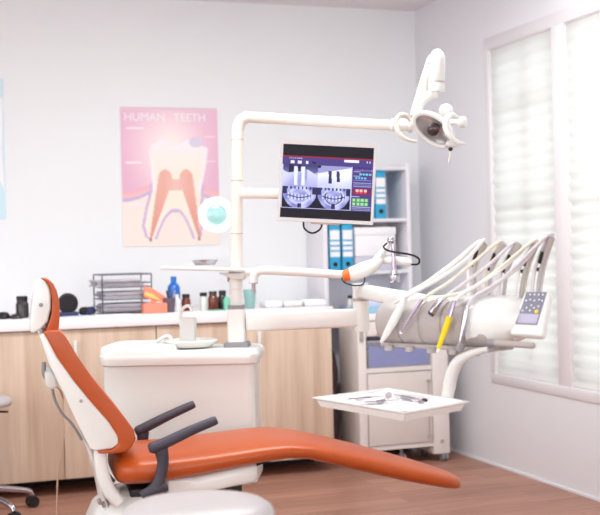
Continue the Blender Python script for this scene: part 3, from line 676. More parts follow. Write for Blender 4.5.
# cup / dish shelf arm
b = NB(); z = ry(271)
pA, pB = up_(163, 269.5, -.05), up_(240, 271.5, -.03)
prism(b, [pA+UL*-.06, up_(215, 271, -.11), up_(245, 272, -.08), up_(245, 272, .03), pA+UL*.02], U*.014, .005); part('dish_shelf', b, M['white2'], g)
b = NB(); prism(b, [up_(218, 273, -.05), up_(246, 273, -.05), up_(244, 280, -.05), up_(232, 279, -.05)], UL*.08, .006); part('shelf_bracket', b, M['white2'], g)
# assistant arm tube
b = NB(); off = -.12
tube(b, [up_(253.5, 283, off), up_(254.5, 275, off), up_(259, 271, off), up_(268, 270.5, off), up_(300, 272, off), up_(348, 275, off)], .017, 16, smooth=6)
tube(b, [c0+U*(ry(272)), up_(255, 272, -.1)], .014, 12); aa = part('assistant_arm', b, M['white'], g)
b = NB(); cyl(b, up_(253.5, 283.6, off), up_(253.5, 282.6, off), .018); cyl(b, up_(253.5, 293, off), up_(253.5, 283, off), .008); part('arm_end_cap', b, M['grayp'], aa)
# horizontal delivery arm to joint post
b = NB(); off = .0
q0, q1 = up_(246, 322, 0), up_(360, 317.5, 0)
ax = (q1-q0); hexa(b, q0 - U*.038 - UL*.03, ax, UL*.06, U*.076, .012, 3); part('lower_swing_arm', b, M['white'], g)
pj = up_(361, 310, 0)
b = NB(); cyl(b, V((pj.x, pj.y, up_(361, 331, 0).z)), V((pj.x, pj.y, up_(361, 301, 0).z)), .033, 24); part('joint_post', b, M['white'], g)
b = NB(); cyl(b, V((pj.x, pj.y, up_(361, 301, 0).z)), V((pj.x, pj.y, up_(361, 298, 0).z)), .034, 24); part('joint_ring', b, M['grayp'], g)
b = NB(); z0, z1 = up_(361, 298, 0).z, up_(361, 283, 0).z
cyl(b, V((pj.x, pj.y, z0)), V((pj.x, pj.y, z1)), .033, 24)
pe = co(.08, -.08, 0); pe.z = z0+.035
dr = V((pe.x-pj.x, pe.y-pj.y, 0)); nn = V((-dr.y, dr.x, 0)).normalized()
hexa(b, V((pj.x, pj.y, z0+.002)) - nn*.026, dr*1.0 + U*-.012, nn*.052, U*(z1-z0-.006), .012, 3); part('upper_swing_arm', b, M['white'], g)
# steel dish
pd = up_(205, 266.5, -.05); pd.z = max(up_(205, 270, -.05).z, pA.z)+.0145
b = NB(); lathe(b, [(.040, 0), (.052, .018), (.054, .021), (.049, .019), (.038, .003), (0, .003)], pd, seg=28); solo('steel_dish', b, M['steel'], 'small steel dish on the flat shelf left of the column', 'dish')

# ------------------------------------------------------------------ syringe holder at the end of the assistant arm
HO = -.12
hz = lambda x, y, o=0: up_(x, y, HO+o)
g = thing('handpiece_holder', 'white holder with orange ring at the end of the horizontal arm', 'instrument holder', hz(362, 272))
b = NB(); tube(b, [hz(343, 276.5), hz(354, 273)], [.022, .027], 20); part('orange_ring', b, M['orangep'], g, 'orange ring')
b = NB(); tube(b, [hz(349, 275), hz(352, 274.2), hz(365, 269), hz(374, 265), hz(382, 259)], [.02, .030, .031, .026, .014], 20, smooth=4); part('body', b, M['white'], g)
b = NB(); tube(b, [hz(374, 263), hz(383, 252), hz(389, 243)], [.016, .014, .0125], 14, smooth=3); tube(b, [hz(372, 267, .02), hz(381, 260, .02), hz(395, 260.5, .0), hz(406, 262, -.01), hz(411, 264, -.01)], [.015, .017, .018, .017, .011], 16, smooth=4, flat=1.2); part('fork', b, M['white'], g)
b = NB(); ball(b, hz(391, 240.5, -.005), .0165); part('chrome_knob', b, M['chrome'], g)
b = NB(); tube(b, [hz(387, 243, -.03), hz(383.5, 247, -.04), hz(388, 250.5, -.05), hz(398, 252.5, -.05), hz(412, 255, -.04), hz(419, 259, -.03), hz(418, 264, -.02), hz(411, 264.5, -.01)], .004, 8, smooth=6); part('black_cable', b, M['black'], g)
b = NB(); tube(b, [hz(341, 276, -.01), hz(344, 282, -.01), hz(354, 285.5, 0), hz(363, 284, .02), hz(365, 277, .03)], .0028, 8, smooth=6); part('dark_loop_cable', b, mat('green_black_cable', (36, 60, 50), .4), g)
g = thing('air_water_syringe', 'chrome syringe hanging from the white handpiece holder', 'dental instrument', hz(394, 283, -.03))
b = NB(); cyl(b, hz(393, 244, -.03), hz(394, 274, -.03), .0075); part('rod', b, M['purple'], g)
b = NB(); lathe(b, [(.012, 0), (.0225, .002), (.0235, .012), (.0235, .030), (.014, .036), (.014, .05)], hz(394.3, 283, -.03), seg=22); part('nozzle', b, M['chrome'], g)
# little bottle-top items behind
# ------------------------------------------------------------------ monitor
DM = 4.66
cm = P((281.5+377.3+372.5+276.7)/4, (139+143.6+225+220.3)/4, DM)
mn = -(P(327, 182, 5)-P(327, 182, 4)).normalized()
mr = (P(377.3, 143.6, DM)-P(281.5, 139, DM)+P(372.5, 225, DM)-P(276.7, 220.3, DM)); mw = mr.length/2; mr.normalize()
mu = (P(281.5, 139, DM)-P(276.7, 220.3, DM)+P(377.3, 143.6, DM)-P(372.5, 225, DM)); mh = mu.length/2; mu = (mu-mr*mu.dot(mr)).normalized()
mn = mr.cross(mu).normalized()
g = thing('monitor', 'flat gray-framed monitor showing dental x-rays on a column arm', 'monitor', cm - mu*mh/2)
b = NB(); t = .040
def mp(x, y, z): return cm + mr*(x*mw/2) + mu*(y*mh/2) + mn*z
def frame_ring(b, x0, x1, y0, y1, X0, X1, Y0, Y1, z0, z1):
    o = [mp(X0, Y0, z1), mp(X1, Y0, z1), mp(X1, Y1, z1), mp(X0, Y1, z1)]; i = [mp(x0, y0, z1-.002), mp(x1, y0, z1-.002), mp(x1, y1, z1-.002), mp(x0, y1, z1-.002)]; d = [mp(X0, Y0, z0), mp(X1, Y0, z0), mp(X1, Y1, z0), mp(X0, Y1, z0)]
    O = [b.verts.new(p) for p in o]; I = [b.verts.new(p) for p in i]; D = [b.verts.new(p) for p in d]; J = [b.verts.new(p - mn*.004) for p in i]
    for k in range(4):
        k2 = (k+1) % 4; b.faces.new([O[k], O[k2], I[k2], I[k]]); b.faces.new([D[k], D[k2], O[k2], O[k]]); b.faces.new([I[k], I[k2], J[k2], J[k]])
    b.faces.new(D); return b
sx0, sx1, sy0, sy1 = -.945, .945, -.915, .885
frame_ring(b, sx0, sx1, sy0, sy1, -1, 1, -1, 1, -.03, .008); bevel(b, .003, 2, 60); part('bezel', b, M['bezel'], g)
b = NB(); prism(b, [mp(-.6, -.6, -.028), mp(.6, -.6, -.028), mp(.6, .6, -.028), mp(-.6, .6, -.028)], mn*-.03, .008); part('rear_housing', b, M['bezel'], g)
def screen(u, v):
    a = 5.217  # zoom scale
    X = 72 + u*470; Y = 50 + v*385      # rough zoom px (deskewed)
    if v < .155 or v > .875: return (16, 8, 26)
    if v < .172: return (150, 30, 60) if u < .99 else (60, 30, 80)
    base = (72, 58, 128)
    if v < .275:
        c = base
        if .07 < u < .22 and .178 < v < .195 and (int(u*140) % 3): c = (190, 180, 220)
        if .68 < u < .84 and .182 < v < .215: c = (236, 236, 248)
        for k, x in enumerate((.11, .19, .27)):
            if abs(u-x) < (.02 if k < 2 else .012) and .222 < v < .262: c = (226, 226, 240)
        if abs(u-.35) < .025 and abs(v-.24-.01*math.sin(u*200)) < .012: c = (26, 20, 40)
        for x in (.93, .965): 
            if abs(u-x) < .006 and abs(v-.2) < .012: c = (210, 210, 230)
        return c
    if u < .775 and v < .87:
        if u < .012 or u > .765 or v > .858: return (200, 205, 235)
        left = u < .395; w = (u-.012)/.383 if left else (u-.395)/.37
        if v < .575:
            y = (v-.275)/.3
            if left:
                c = mixc((150, 150, 205), (206, 208, 244), .5+.5*math.sin(w*5+y*3))
                if y < .25+.12*math.sin(w*9) : c = mixc((60, 56, 110), (120, 118, 180), y*2)
                for x in (.36, .57):
                    if abs(w-x-.02*y) < .052 and .08 < y < .93: c = mixc((235, 238, 255), (200, 206, 244), abs(w-x)*14)
                if .16 < w < .30 and y < .35 or (.42 < w < .5 and y < .3): c = (34, 28, 66)
                if w > .7 and y > .2+.9*(w-.7): c = mixc((226, 228, 252), (170, 170, 220), y)
            else:
                c = mixc((236, 238, 252), (196, 200, 238), ss(.3, 1, y)+.2*math.sin(w*7))
                if y < .35-.3*w: c = (150, 150, 200)
                for x, s in ((.36, .02), (.58, .06)):
                    if abs(w-x-s*y) < .048 and .22 < y < .80-.1*(x > .5): c = mixc((70, 66, 112), (40, 34, 76), y)
                if w < .09 and y < .1: c = (20, 14, 40)
        else:
            y = (v-.575)/.285; q = ((w-.5)/.47); yc = .46+.16*q*q*-1
            c = mixc((120, 122, 190), (190, 194, 240), .5+.5*math.sin(w*13)*math.cos(y*7))
            if abs(q) > 1 or y > 1.0-.55*q*q*abs(q) + .02 : c = (14, 10, 40)
            r = math.hypot(q*.62, (y-.42)*.95)
            if .30 < r < .42: c = mixc(c, (220, 224, 250), .6)
            if abs(y-.44-.07*math.cos(q*3)) < .13 and abs(q) < .72:
                t = .5+.5*math.sin(w*62); c = mixc((216, 222, 252), (110, 112, 180), t*.9)
                if abs(y-.44-.07*math.cos(q*3)) < .025: c = (44, 42, 92)
            if not left and abs(r-.33) < .02 and y > .2: c = (30, 28, 60)
            if abs(q) > .78 and y < .35: c = (36, 34, 84)
            if y > .8 and abs(q) < .12: c = (40, 36, 90)
            if y < .10 and (w*9 % 1) < .45: c = (40, 40, 90)
        return c
    c = base if v > .3 else (60, 48, 118)
    x = (u-.775)/.225
    if .30 < v < .325 and (int(u*160) % 2) and x > .1: c = (150, 110, 170)
    for k in range(4):
        xx = .40+.155*k
        if abs(x-xx) < .055 and .352 < v < .382: c = (110, 196, 220)
        if abs(x-(.2+.145*k)) < .05 and .408 < v < .436: c = (100, 186, 214)
    for y in (.335, .395, .45, .485, .51, .535):
        if abs(v-y) < .0055 and .06 < x < (.95 if y > .44 else .4): c = (150, 148, 200)
    if .56 < v < .655: 
        c = (110, 40, 90)
        for xx in (.27, .47, .67):
            if abs(x-xx) < .07 and .575 < v < .635: c = (250, 190, 170) if v < .605 else (214, 60, 70)
    if abs(v-.672) < .006 and x < .4: c = (160, 160, 210)
    if .69 < v < .80:
        if .04 < x < .86:
            c = (70, 110, 90)
            for k in range(4):
                if abs(x-(.14+.2*k)) < .075 and (.697 < v < .737 or .752 < v < .792): c = (150, 210, 150)
    for y in (.815, .835, .855):
        if abs(v-y) < .005 and .04 < x < .95: c = (170, 168, 215)
    return c
b = painted('display', mp(sx0, sy1, .0045), mp(sx1, sy1, .0045), mp(sx0, sy0, .0045), 190, 150, screen, None, 0, 0); part('display', b, paint_mat('display_glow', 1.55), g)
b = NB(); tube(b, [mp(-.45, -1, -.015), mp(-.42, -1.17, -.015), mp(-.26, -1.27, -.015), mp(-.1, -1.17, -.015), mp(-.05, -.98, -.015)], .004, 8, smooth=6); part('cable_loop', b, M['black'], g)
b = NB(); hexa(b, mp(-.3, -1.045, -.02), mr*.12, mu*.012, mn*.02, .003); part('lower_tab', b, M['beige'], g)
b = NB(); tube(b, [mp(-.1, 0, -.055), mp(-.35, 0.05, -.10), up_(282, 194, -.05)], .018, 12, smooth=4); part('mount', b, M['cream'], g)

# ------------------------------------------------------------------ operating light
DL = 4.66
l = lambda x, y, o=0: P(x, y, DL+o)
g = thing('operating_light', 'white oval operating light with dark centre on a jointed arm', 'operating light', l(433, 147))
b = NB(); cyl(b, l(391, 125, .04), l(412, 125, .04), .026, 24, .023); part('arm_knuckle', b, M['white'], g)
b = NB(); lathe(b, [(.026, 0), (.0285, .004), (.0285, .012), (.026, .016)], l(408, 125.5, .04), R, 24); part('knuckle_ring', b, M['cream'], g)
b = NB(); tube(b, [l(415, 116, .06), l(420, 98, .06), l(426, 76, .06), l(431, 58, .06)], [.026, .025, .022, .018], 14, smooth=4, flat=.8); part('rear_arm', b, M['cream'], g)
b = NB(); ax = (l(437, 49)-l(436, 92)).normalized(); L_ = (l(437, 49)-l(436, 92)).length
lathe(b, [(.030, 0), (.0315, .003), (.0315, .038), (.0305, .04), (.032, .042), (.032, L_-.05), (.030, L_-.03), (.024, L_-.014), (.014, L_-.003), (0, L_)], l(436.5, 92), ax, 28); part('joint_housing', b, M['white'], g)
b = NB(); lathe(b, [(.0322, .037), (.0328, .038), (.0328, .041), (.0322, .042)], l(436.5, 92), ax, 28); part('housing_ring', b, M['grayp'], g)
b = NB(); cyl(b, l(430.5, 58, .02), l(428.5, 58, .02), .012); cyl(b, l(429, 62, -.02), l(428, 62, -.02), .01); part('pivot_screw', b, M['grayp'], g)
b = NB(); tube(b, [l(436, 93, .01), l(429, 96, .01), l(422, 104, .02), l(418, 116, .03)], [.022, .018, .013, .011], 14, smooth=5, flat=1.2); part('yoke', b, M['white2'], g)
# head
hc = l(433.5, 129.5); e1 = (CX*.79 - CY*.60); hn = (-FW*.86 - UP*.38 - R*.32); hn.normalize(); e1 = (e1-hn*e1.dot(hn)).normalized(); e2 = hn.cross(e1)
A1, A2 = .098, .059
def oval(a, bb, h): return [hc + e1*(a*math.cos(2*PI*k/36)) + e2*(bb*math.sin(2*PI*k/36)) + hn*h for k in range(36)]
def rings(b, rr, cap0=True, cap1=True):
    rg = [[b.verts.new(p) for p in oval(*x)] for x in rr]
    for a, c in zip(rg, rg[1:]):
        for k in range(36): b.faces.new([a[k], a[(k+1) % 36], c[(k+1) % 36], c[k]])
    if cap0: b.faces.new(rg[0][::-1])
    if cap1: b.faces.new(rg[-1])
b = NB(); rings(b, [(.03, .02, -.062), (.065, .038, -.055), (.09, .055, -.03), (A1, A2, -.005), (A1, A2, .008), (A1-.004, A2-.004, .012), (A1-.016, A2-.014, .010), (A1-.018, A2-.016, .0)], True, False); part('head_shell', b, M['white2'], g)
b = NB(); rings(b, [(A1-.0185, A2-.0165, .003), (.07, .037, -.015), (.045, .026, -.028), (.02, .014, -.034)], False, True); part('reflector', b, M['reflector'], g)
b = NB(); cyl(b, hc - hn*.032, hc+hn*.0, .021, 6); lathe(b, [(.0245, 0), (.0245, .012), (.016, .020), (0, .022)], hc, hn, 8); part('lamp_shield', b, M['bulb'], g)
b = NB(); ball(b, l(446, 111, .06), .030); lathe(b, [(.026, 0), (.028, .03)], l(446, 115, .06), -UP, 20); part('rear_dome', b, M['white'], g)
b = NB(); lathe(b, [(.012, 0), (.012, .03), (.021, .034), (.023, .04), (.023, .06), (.017, .066)], l(450, 122.5, .01), (R*.96-F0*.25+UP*-.02), 22); part('side_knob', b, M['white'], g)
b = NB(); tube(b, [l(458, 118, -.03), l(452, 115, -.05), l(447, 119, -.07), l(446, 128, -.08), l(451, 137, -.08), l(457, 142, -.07), l(464, 143.5, -.05)], [.007, .011, .0125, .0125, .0115, .010, .005], 12, smooth=6); part('handle', b, M['white'], g)
b = NB(); tube(b, [l(410, 121, -.01), l(406, 115.5, -.03), l(400, 115.5, -.05), l(396.5, 121, -.06), l(398, 131, -.07), l(405, 138.5, -.07), l(416.5, 142, -.06)], [.007, .009, .0095, .0095, .009, .008, .0055], 12, smooth=6); part('handle', b, M['cream'], g)
b = NB(); tube(b, [l(446, 143, -.01), l(451, 145, -.01), l(458, 145, -.01)], [.012, .012, .006], 12, smooth=3); part('lower_clip', b, M['white2'], g)
b = NB(); ball(b, l(450.5, 149, -.01), .009); part('switch_knob', b, M['black'], g)
b = NB(); tube(b, [l(450.5, 151, -.01), l(449.5, 157, -.01), l(448, 163, -.01)], [.003, .003, .002], 8, smooth=4); part('switch_lever', b, M['hosec'], g)

# ------------------------------------------------------------------ instrument console
g = thing('instrument_console', 'gray and white instrument console with five whip arms on swing arm', 'dental console', co(.3, 0, -.1))
KC = g
def csec(t, a, bz, dn=0, dz=0): return (co(t, dn, dz), KN*a, U*bz)
secs = []
slots = [.035, .12, .21, .30, .385, .47]
ts = []
for i in range(len(slots)-1):
    a, c = slots[i], slots[i+1]
    ts += [(a, .90), (a+.004, .96), (a+.02, 1.0), ((a+c)/2, 1.0), (c-.02, 1.0), (c-.004, .96)]
ts.append((slots[-1], .93))
secs = [csec(.015, .05, .045), csec(.022, .078, .068)] + [csec(t, .088*s, .078*s) for t, s in ts]
part('ribbed_housing', loft(NB(), secs, 36, 2.3), M['grayp'], g)
secs = [csec(.03, .04, .03, -.03, .02), csec(.04, .075, .055, -.03, .024)] + [csec(t, .082, .060, -.032, .026) for t in (.06, .2, .3, .4, .46)]
part('top_cover', loft(NB(), secs, 32, 2.4), M['white'], g)
secs = [csec(.395, .088, .076, 0, .006), csec(.40, .093, .080, 0, .008), csec(.44, .094, .079, 0, .012), csec(.48, .092, .075, -.004, .015), csec(.515, .085, .067, -.008, .017), csec(.545, .072, .054, -.012, .016), csec(.565, .05, .036, -.014, .014), csec(.572, .02, .015, -.014, .012)]
part('end_housing', loft(NB(), secs, 36, 2.3), M['white'], g)
# underside tray / lip
b = NB(); q = [co(.03, .065, -.078), co(.47, .065, -.078), co(.47, -.06, -.078), co(.03, -.06, -.078)]; prism(b, q, U*.014, .004); part('lower_lip', b, M['grayp'], g)
for i in range(5):
    b = NB(); t = (slots[i]+slots[i+1])/2; cyl(b, co(t, .075, -.072), co(t, .075, -.088), .014, 14); part('holder_foot', b, M['grayp'], g)
# bracket and handle
b = NB(); prism(b, [cop(445, 346, .02), cop(490, 341, .02), cop(490, 351, .02), cop(447, 355, .02)], KN*-.07, .003); part('bracket_plate', b, M['beige'], g, 'beige bracket plate')
d_ = 3.40; b = NB(); cyl(b, P(488, 342.5, d_+.03), P(532.5, 345.5, d_-.05), .0095, 16); ball(b, P(532.5, 345.5, d_-.05), .0095); part('grip_bar', b, M['grayp'], g)
b = NB(); cyl(b, P(488, 342.5, d_+.03), P(495, 343, d_+.018), .0105, 16); part('grip_collar', b, M['dgray'], g)
# whip arms
whips = [((474, 281), (476, 262), (484.5, 243.5)), ((489, 289), (493, 266), (504, 243.5)), ((504, 294), (508, 268), (519, 244)), ((521, 293), (526, 268), (536, 244)), ((538, 290), (542, 266), (551.5, 237.5))]
WN = -.085; wt = []
for (bp, mp_, tp) in whips:
    a, m_, t_ = cop(*bp, WN), cop(*mp_, WN-.01), cop(*tp, WN+.0)
    low = V(a); low.z = .995
    b = NB(); tube(b, [low, a, m_, t_], [.0065, .0065, .008, .0125], 10, smooth=5, flat=.55, upv=KA)
    w = part('whip_arm', b, M['grayp'], g, 'gray whip arm')
    b = NB(); tt = (t_-m_).normalized(); cyl(b, m_ + tt*.01 - KA*.010, m_ + tt*.048 - KA*.014, .0075, 10); ball(b, m_ - tt*.012 - KA*.008, .0065); part('whip_clamp', b, M['black'], w)
    wt.append((low, a, m_, t_))
# control panel
a0, a1, a2, a3 = P(509, 333.5, 3.40), P(541.5, 335.5, 3.33), P(550.5, 291, 3.385), P(524.5, 291, 3.455)
pn = (a1-a0).cross(a3-a0).normalized(); a2 = hit(550.5, 291, a0, pn)
cp_ = thing('control_panel', 'white control keypad with a yellow button at the console end', 'control panel', (a0+a1)/2)
b = NB(); prism(b, [a0, a1, a2, a3], pn*-.03, .008, 3); part('case', b, M['white'], cp_)
b = NB(); prism(b, [a0-pn*.03, a0+(a3-a0)*.6-pn*.03, co(.56, 0, .04), co(.56, 0, -.02)], pn*-.012); part('mounting_arm', b, M['white2'], cp_)
ex_ = (a1-a0); ey_ = (a3-a0); ez_ = (a2-a1)
def kp(u, v, h=0): return (a0*(1-u)+a1*u)*(1-v)+(a3*(1-u)+a2*u)*v + pn*h
b = NB(); prism(b, [kp(.10, .22, .0), kp(.80, .22, .0), kp(.88, .97, .0), kp(.10, .97, .0)], pn*.0012); kf = part('keypad', b, M['keypad'], cp_)
b = NB(); prism(b, [kp(.14, .25, .0012), kp(.76, .25, .0012), kp(.79, .46, .0012), kp(.14, .46, .0012)], pn*.0006); part('display_window', b, M['lcd'], cp_)
def button(u, v, r, m):
    b = NB(); c = kp(u, v, .0012); lathe(b, [(r, 0), (r, .0012), (r*.8, .002)], c, pn, 14); part('button', b, m, kf)
for u in (.28, .44, .6, .76): button(u, .91, .0028, M['paper'])
for k, u in enumerate((.2, .34, .5, .66, .78)): button(u, .79 if k % 2 else .77, .0028, M['paper'])
for u, v in ((.44, .66), (.30, .6), (.56, .6), (.70, .64), (.44, .54), (.20, .53)): button(u, v, .0028, M['paper'])
button(.68, .52, .0062, M['yellow'])
# tray arm
b = NB(); qa = [P(488, 349, 3.46), P(470, 354, 3.48), P(458, 362, 3.52), P(452, 374, 3.55), P(449, 388, 3.565), P(446, 400, 3.555), P(439, 405, 3.53)]
tube(b, qa, [.010, .014, .019, .020, .020, .018, .008], 16, smooth=5, flat=.8, upv=R); part('tray_arm', b, M['white2'], g)
# instruments: (hose path px, y, n), instrument pieces
hm = [M['hose'], M['hosec'], M['hoseg'], M['hose'], M['hoseg']]
def hosepath(i, mids, end):
    low, a, m_, t_ = wt[i]
    off = -KA*.016
    return [low + off + U*.01, a + off*1.3, m_ + off*1.4, t_ + off*1.0 + U*.006] + [cop(*q[:2], q[2]) for q in mids] + [end]
def instr(i, nm, label, mids, end, pieces, hr=.0055, hmat=None):
    e = cop(*end)
    g = thing(nm, label, 'dental instrument', e, 'instruments hanging from the console')
    b = NB(); tube(b, hosepath(i, mids, e), hr, 10, smooth=7); part('hose', b, hmat or hm[i], g)
    for pn_, pts, rr, m in pieces:
        b = NB(); tube(b, [cop(*p) for p in pts], rr, 14); part(pn_, b, m, g)
instr(0, 'suction_handpiece', 'wide white tapered suction handpiece, leftmost on the console', [(455, 262, -.03), (428, 282, .03), (410, 293, .08)], (404, 301, .095),
      [('grip', [(404.5, 298, .095), (401, 307, .10), (394, 320, .108), (387, 333, .108), (382.5, 340, .108)], [.0085, .0125, .0145, .0115, .0065], M['white']), ('nozzle', [(382.8, 339.6, .108), (381.3, 342.2, .108)], [.0062, .0052], M['white2'])], .0075)
instr(1, 'scaler_handpiece', 'thin purple-tinted metal handpiece second from the left', [(474, 262, -.04), (448, 283, .03), (430, 294, .08)], (422, 300, .095),
      [('grip', [(422.5, 299, .095), (413, 313, .105), (401.5, 332, .108)], [.006, .0055, .0042], M['purple']), ('tip', [(401.6, 331.8, .108), (400.6, 333.4, .108)], [.0055, .005], M['paper'])])
instr(2, 'turbine_handpiece', 'short chrome handpiece with dark open end, middle of the console', [(490, 264, -.04), (466, 282, .02), (448, 295, .07)], (441, 301, .09),
      [('grip', [(442, 299, .09), (436, 306, .103), (432, 312.5, .108)], [.0075, .0105, .0115], M['chrome']), ('dark_end', [(432.2, 312.2, .108), (430.4, 314.6, .110)], [.0118, .0105], M['bulb'])])
instr(3, 'polishing_handpiece', 'chrome handpiece with long yellow sleeve on the console', [(508, 264, -.04), (484, 281, .02), (462, 294, .07)], (454, 302, .09),
      [('metal_neck', [(454.5, 301, .09), (452, 308, .10), (449.5, 317, .108)], [.0065, .0075, .0075], M['purple']), ('yellow_sleeve', [(449.6, 316.5, .108), (447, 325, .11), (442.5, 337, .112), (438.7, 348, .112)], [.0095, .0098, .0085, .007], M['yellow']), ('tip', [(438.8, 347.8, .112), (437.7, 352, .112)], [.004, .0038], M['paper'])])
instr(4, 'syringe_handpiece', 'long chrome syringe with broad dark foot, rightmost on the console', [(520, 266, -.04), (494, 285, .02), (474, 297, .07)], (467, 308, .095),
      [('grip', [(467, 306, .095), (464.5, 322, .107), (461, 343, .11)], [.0072, .0082, .0088], M['chrome']), ('foot', [(461.2, 342.5, .11), (460.2, 347, .11), (459.2, 351, .11)], [.0095, .0135, .009], M['dgray'])])
# extra loose hoses drooping across
for k, (mids, m) in enumerate((([(468, 258, -.02), (440, 278, .03), (415, 292, .085), (400, 300, .1)], 0), ([(512, 270, -.02), (488, 292, .03), (468, 300, .075)], 2), ([(500, 268, -.02), (470, 290, .04), (442, 297, .08)], 1))):
    i = (0, 4, 3)[k]; low, a, m_, t_ = wt[i]
    b = NB(); tube(b, [low+U*.012-KN*.012, a-KN*.014, m_-KN*.014, t_+U*.012] + [cop(*q) for q in mids] + [cop(mids[-1][0]-5, mids[-1][1]+3, mids[-1][2]-.012)], .0052, 10, smooth=7)
    part('hose_loop', b, hm[m], KC)

# ------------------------------------------------------------------ instrument tray
zT = .75
q = [onZ(312.5, 397.5, zT), onZ(405, 412.5, zT), onZ(469, 401.5, zT), onZ(388, 388, zT)]
ctr = (q[0]+q[1]+q[2]+q[3])/4
g = thing('instrument_tray', 'white rectangular tray with raised rim above the orange leg rest', 'tray', ctr - U*.028)
def ringp(s, dz): return [ctr + (p-ctr)*s + U*dz for p in q]
def tray_ring(levels):
    b = NB(); rg = [[b.verts.new(p) for p in ringp(s, dz)] for s, dz in levels]
    for a, c in zip(rg, rg[1:]):
        for k in range(4): b.faces.new([a[k], a[(k+1) % 4], c[(k+1) % 4], c[k]])
    b.faces.new(rg[0][::-1]); b.faces.new(rg[-1]); return b
b = tray_ring([(.90, -.027), (.945, -.008), (1.0, -.003), (1.0, .001), (.965, .001), (.945, -.008), (.93, -.010)])
bevel(b, .004, 2, 25); part('pan', b, M['white'], g)
cc = [ctr + (p-ctr)*.93 for p in q]
b = NB(); nv = [[b.verts.new((cc[0]*(1-i/12)+cc[1]*(i/12))*(1-j/10) + (cc[3]*(1-i/12)+cc[2]*(i/12))*(j/10) + U*(-.008 + .0025*math.sin(i*1.1)*math.sin(j*.9)*0.4 + .012*max(0, abs(i/6-1)-.75)**1*max(0, abs(j/5-1)-.6)*9)) for i in range(13)] for j in range(11)]
for j in range(10):
    for i in range(12): b.faces.new([nv[j][i], nv[j][i+1], nv[j+1][i+1], nv[j+1][i]])
solo('tray_liner', b, M['paper'], 'white paper liner with lifted corners on the instrument tray', 'paper liner')
zi = zT-.0035
def tz(x, y): return onZ(x, y, zi)
tools = [((335, 399.5), (384, 396), 'thin steel dental probe, rearmost on the tray\'s left half', 'dental_probe'), ((352, 402), (397, 400), 'steel dental probe lying in the middle of the tray', 'dental_probe'),
         ((358, 404.5), (392, 402.8), 'short steel excavator nearest the front of the tray', 'dental_excavator'), ((394, 394.5), (424, 400), 'dark-ended steel explorer on the right half of the tray', 'dental_explorer'), ((396, 397.5), (420, 402), 'steel scaler beside the dark-ended explorer on the tray', 'dental_scaler')]
for (a, c, lb, nm) in tools:
    A, B_ = tz(*a), tz(*c); dv = (B_-A); dn = dv.normalized(); b = NB(); up2 = U*.0005
    g2 = thing(nm, lb, 'dental tool', (A+B_)/2 - U*.003, 'steel tools on the tray')
    tube(b, [A, A+dv*.1, A+dv*.25, A+dv*.27, A+dv*.72, A+dv*.74, A+dv*.9, B_], [.0008, .0011, .0016, .0032, .0032, .0016, .0011, .0008], 8); part('shaft', b, M['steel'], g2)
    b = NB(); side = U.cross(dn); tube(b, [B_-dn*.002, B_+dn*.006+side*.003, B_+dn*.008+side*.010], [.001, .0009, .0005], 6)
    if 'dark' in lb: tube(b, [B_-dn*.004, B_+dn*.012], .0055, 8)
    part('working_tip', b, M['bulb'] if 'dark-ended' in lb and nm == 'dental_explorer' else M['steel'], g2)
g2 = thing('dental_mirror', 'small round gray dental mirror standing out at the tray centre', 'dental mirror', tz(388, 398))
b = NB(); p = P(388.5, 395.2, (tz(388, 398)-CAM).dot(F0)-.02); lathe(b, [(0, -.001), (.0095, -.001), (.0105, 0), (.0095, .001), (0, .0012)], p, (CAM-p).normalized(), 20); part('mirror_head', b, M['grayp'], g2)
b = NB(); tube(b, [p-U*.008, tz(378, 401)+U*.002, tz(356, 400)], [.0012, .0018, .003], 8, smooth=3); part('shaft', b, M['steel'], g2)

# ------------------------------------------------------------------ stools
sc_ = P(198, 512, 2.72); g = thing('round_stool', 'round white padded stool in the foreground at the bottom edge', 'stool', V((sc_.x, sc_.y, 0)))
rS = 77.5/FPX*2.72; zS = sc_.z
b = NB(); lathe(b, [(rS*.86, -.05), (rS*.96, -.045), (rS*1.0, -.028), (rS*.995, -.008), (rS*.96, .008), (rS*.86, .020), (rS*.6, .028), (rS*.3, .031), (0, .032)], sc_, seg=56); part('seat_cushion', b, M['vinyl'], g, sharp=80)
b = NB(); lathe(b, [(rS*.5, -.065), (rS*.8, -.062), (rS*.84, -.05)], sc_, seg=40); part('seat_pan', b, M['black'], g)
def stool_base(g, c, r, z, chrome_r=.27, rot=0):
    b = NB(); cyl(b, V((c.x, c.y, .09)), V((c.x, c.y, z)), .025, 20); part('gas_lift', b, M['chrome'], g)
    for k in range(5):
        a = rot+2*PI*k/5; d = V((math.cos(a), math.sin(a), 0)); o = V((c.x, c.y, 0))
        b = NB(); tube(b, [o+d*.02+U*.11, o+d*.12+U*.115, o+d*(chrome_r-.03)+U*.085, o+d*chrome_r+U*.058], [.018, .016, .013, .012], 12, smooth=5); lg = part('leg', b, M['chrome'], g)
        b = NB(); s = V((-d.y, d.x, 0)); e = o+d*chrome_r+U*.0275
        for q_ in (-1, 1): cyl(b, e+s*q_*.004, e+s*q_*.022, .0275, 18)
        cyl(b, e, e+U*.035, .008); part('caster', b, M['black'], lg)
stool_base(g, sc_, rS, zS-.06, .25, .3)
p2 = P(-32, 401.5, 5.445); g = thing('round_stool', 'white round stool with chrome star base, cut off at the left edge', 'stool', V((p2.x, p2.y, 0)))
b = NB(); r2 = 43/FPX*5.445; lathe(b, [(r2*.85, -.028), (r2*.97, -.024), (r2, -.005), (r2*.95, .012), (r2*.6, .022), (0, .025)], p2, seg=48); part('seat_cushion', b, M['vinyl'], g, sharp=80)
b = NB(); lathe(b, [(.03, -.06), (.1, -.05), (.12, -.028)], p2, seg=24); part('seat_pan', b, M['black'], g)
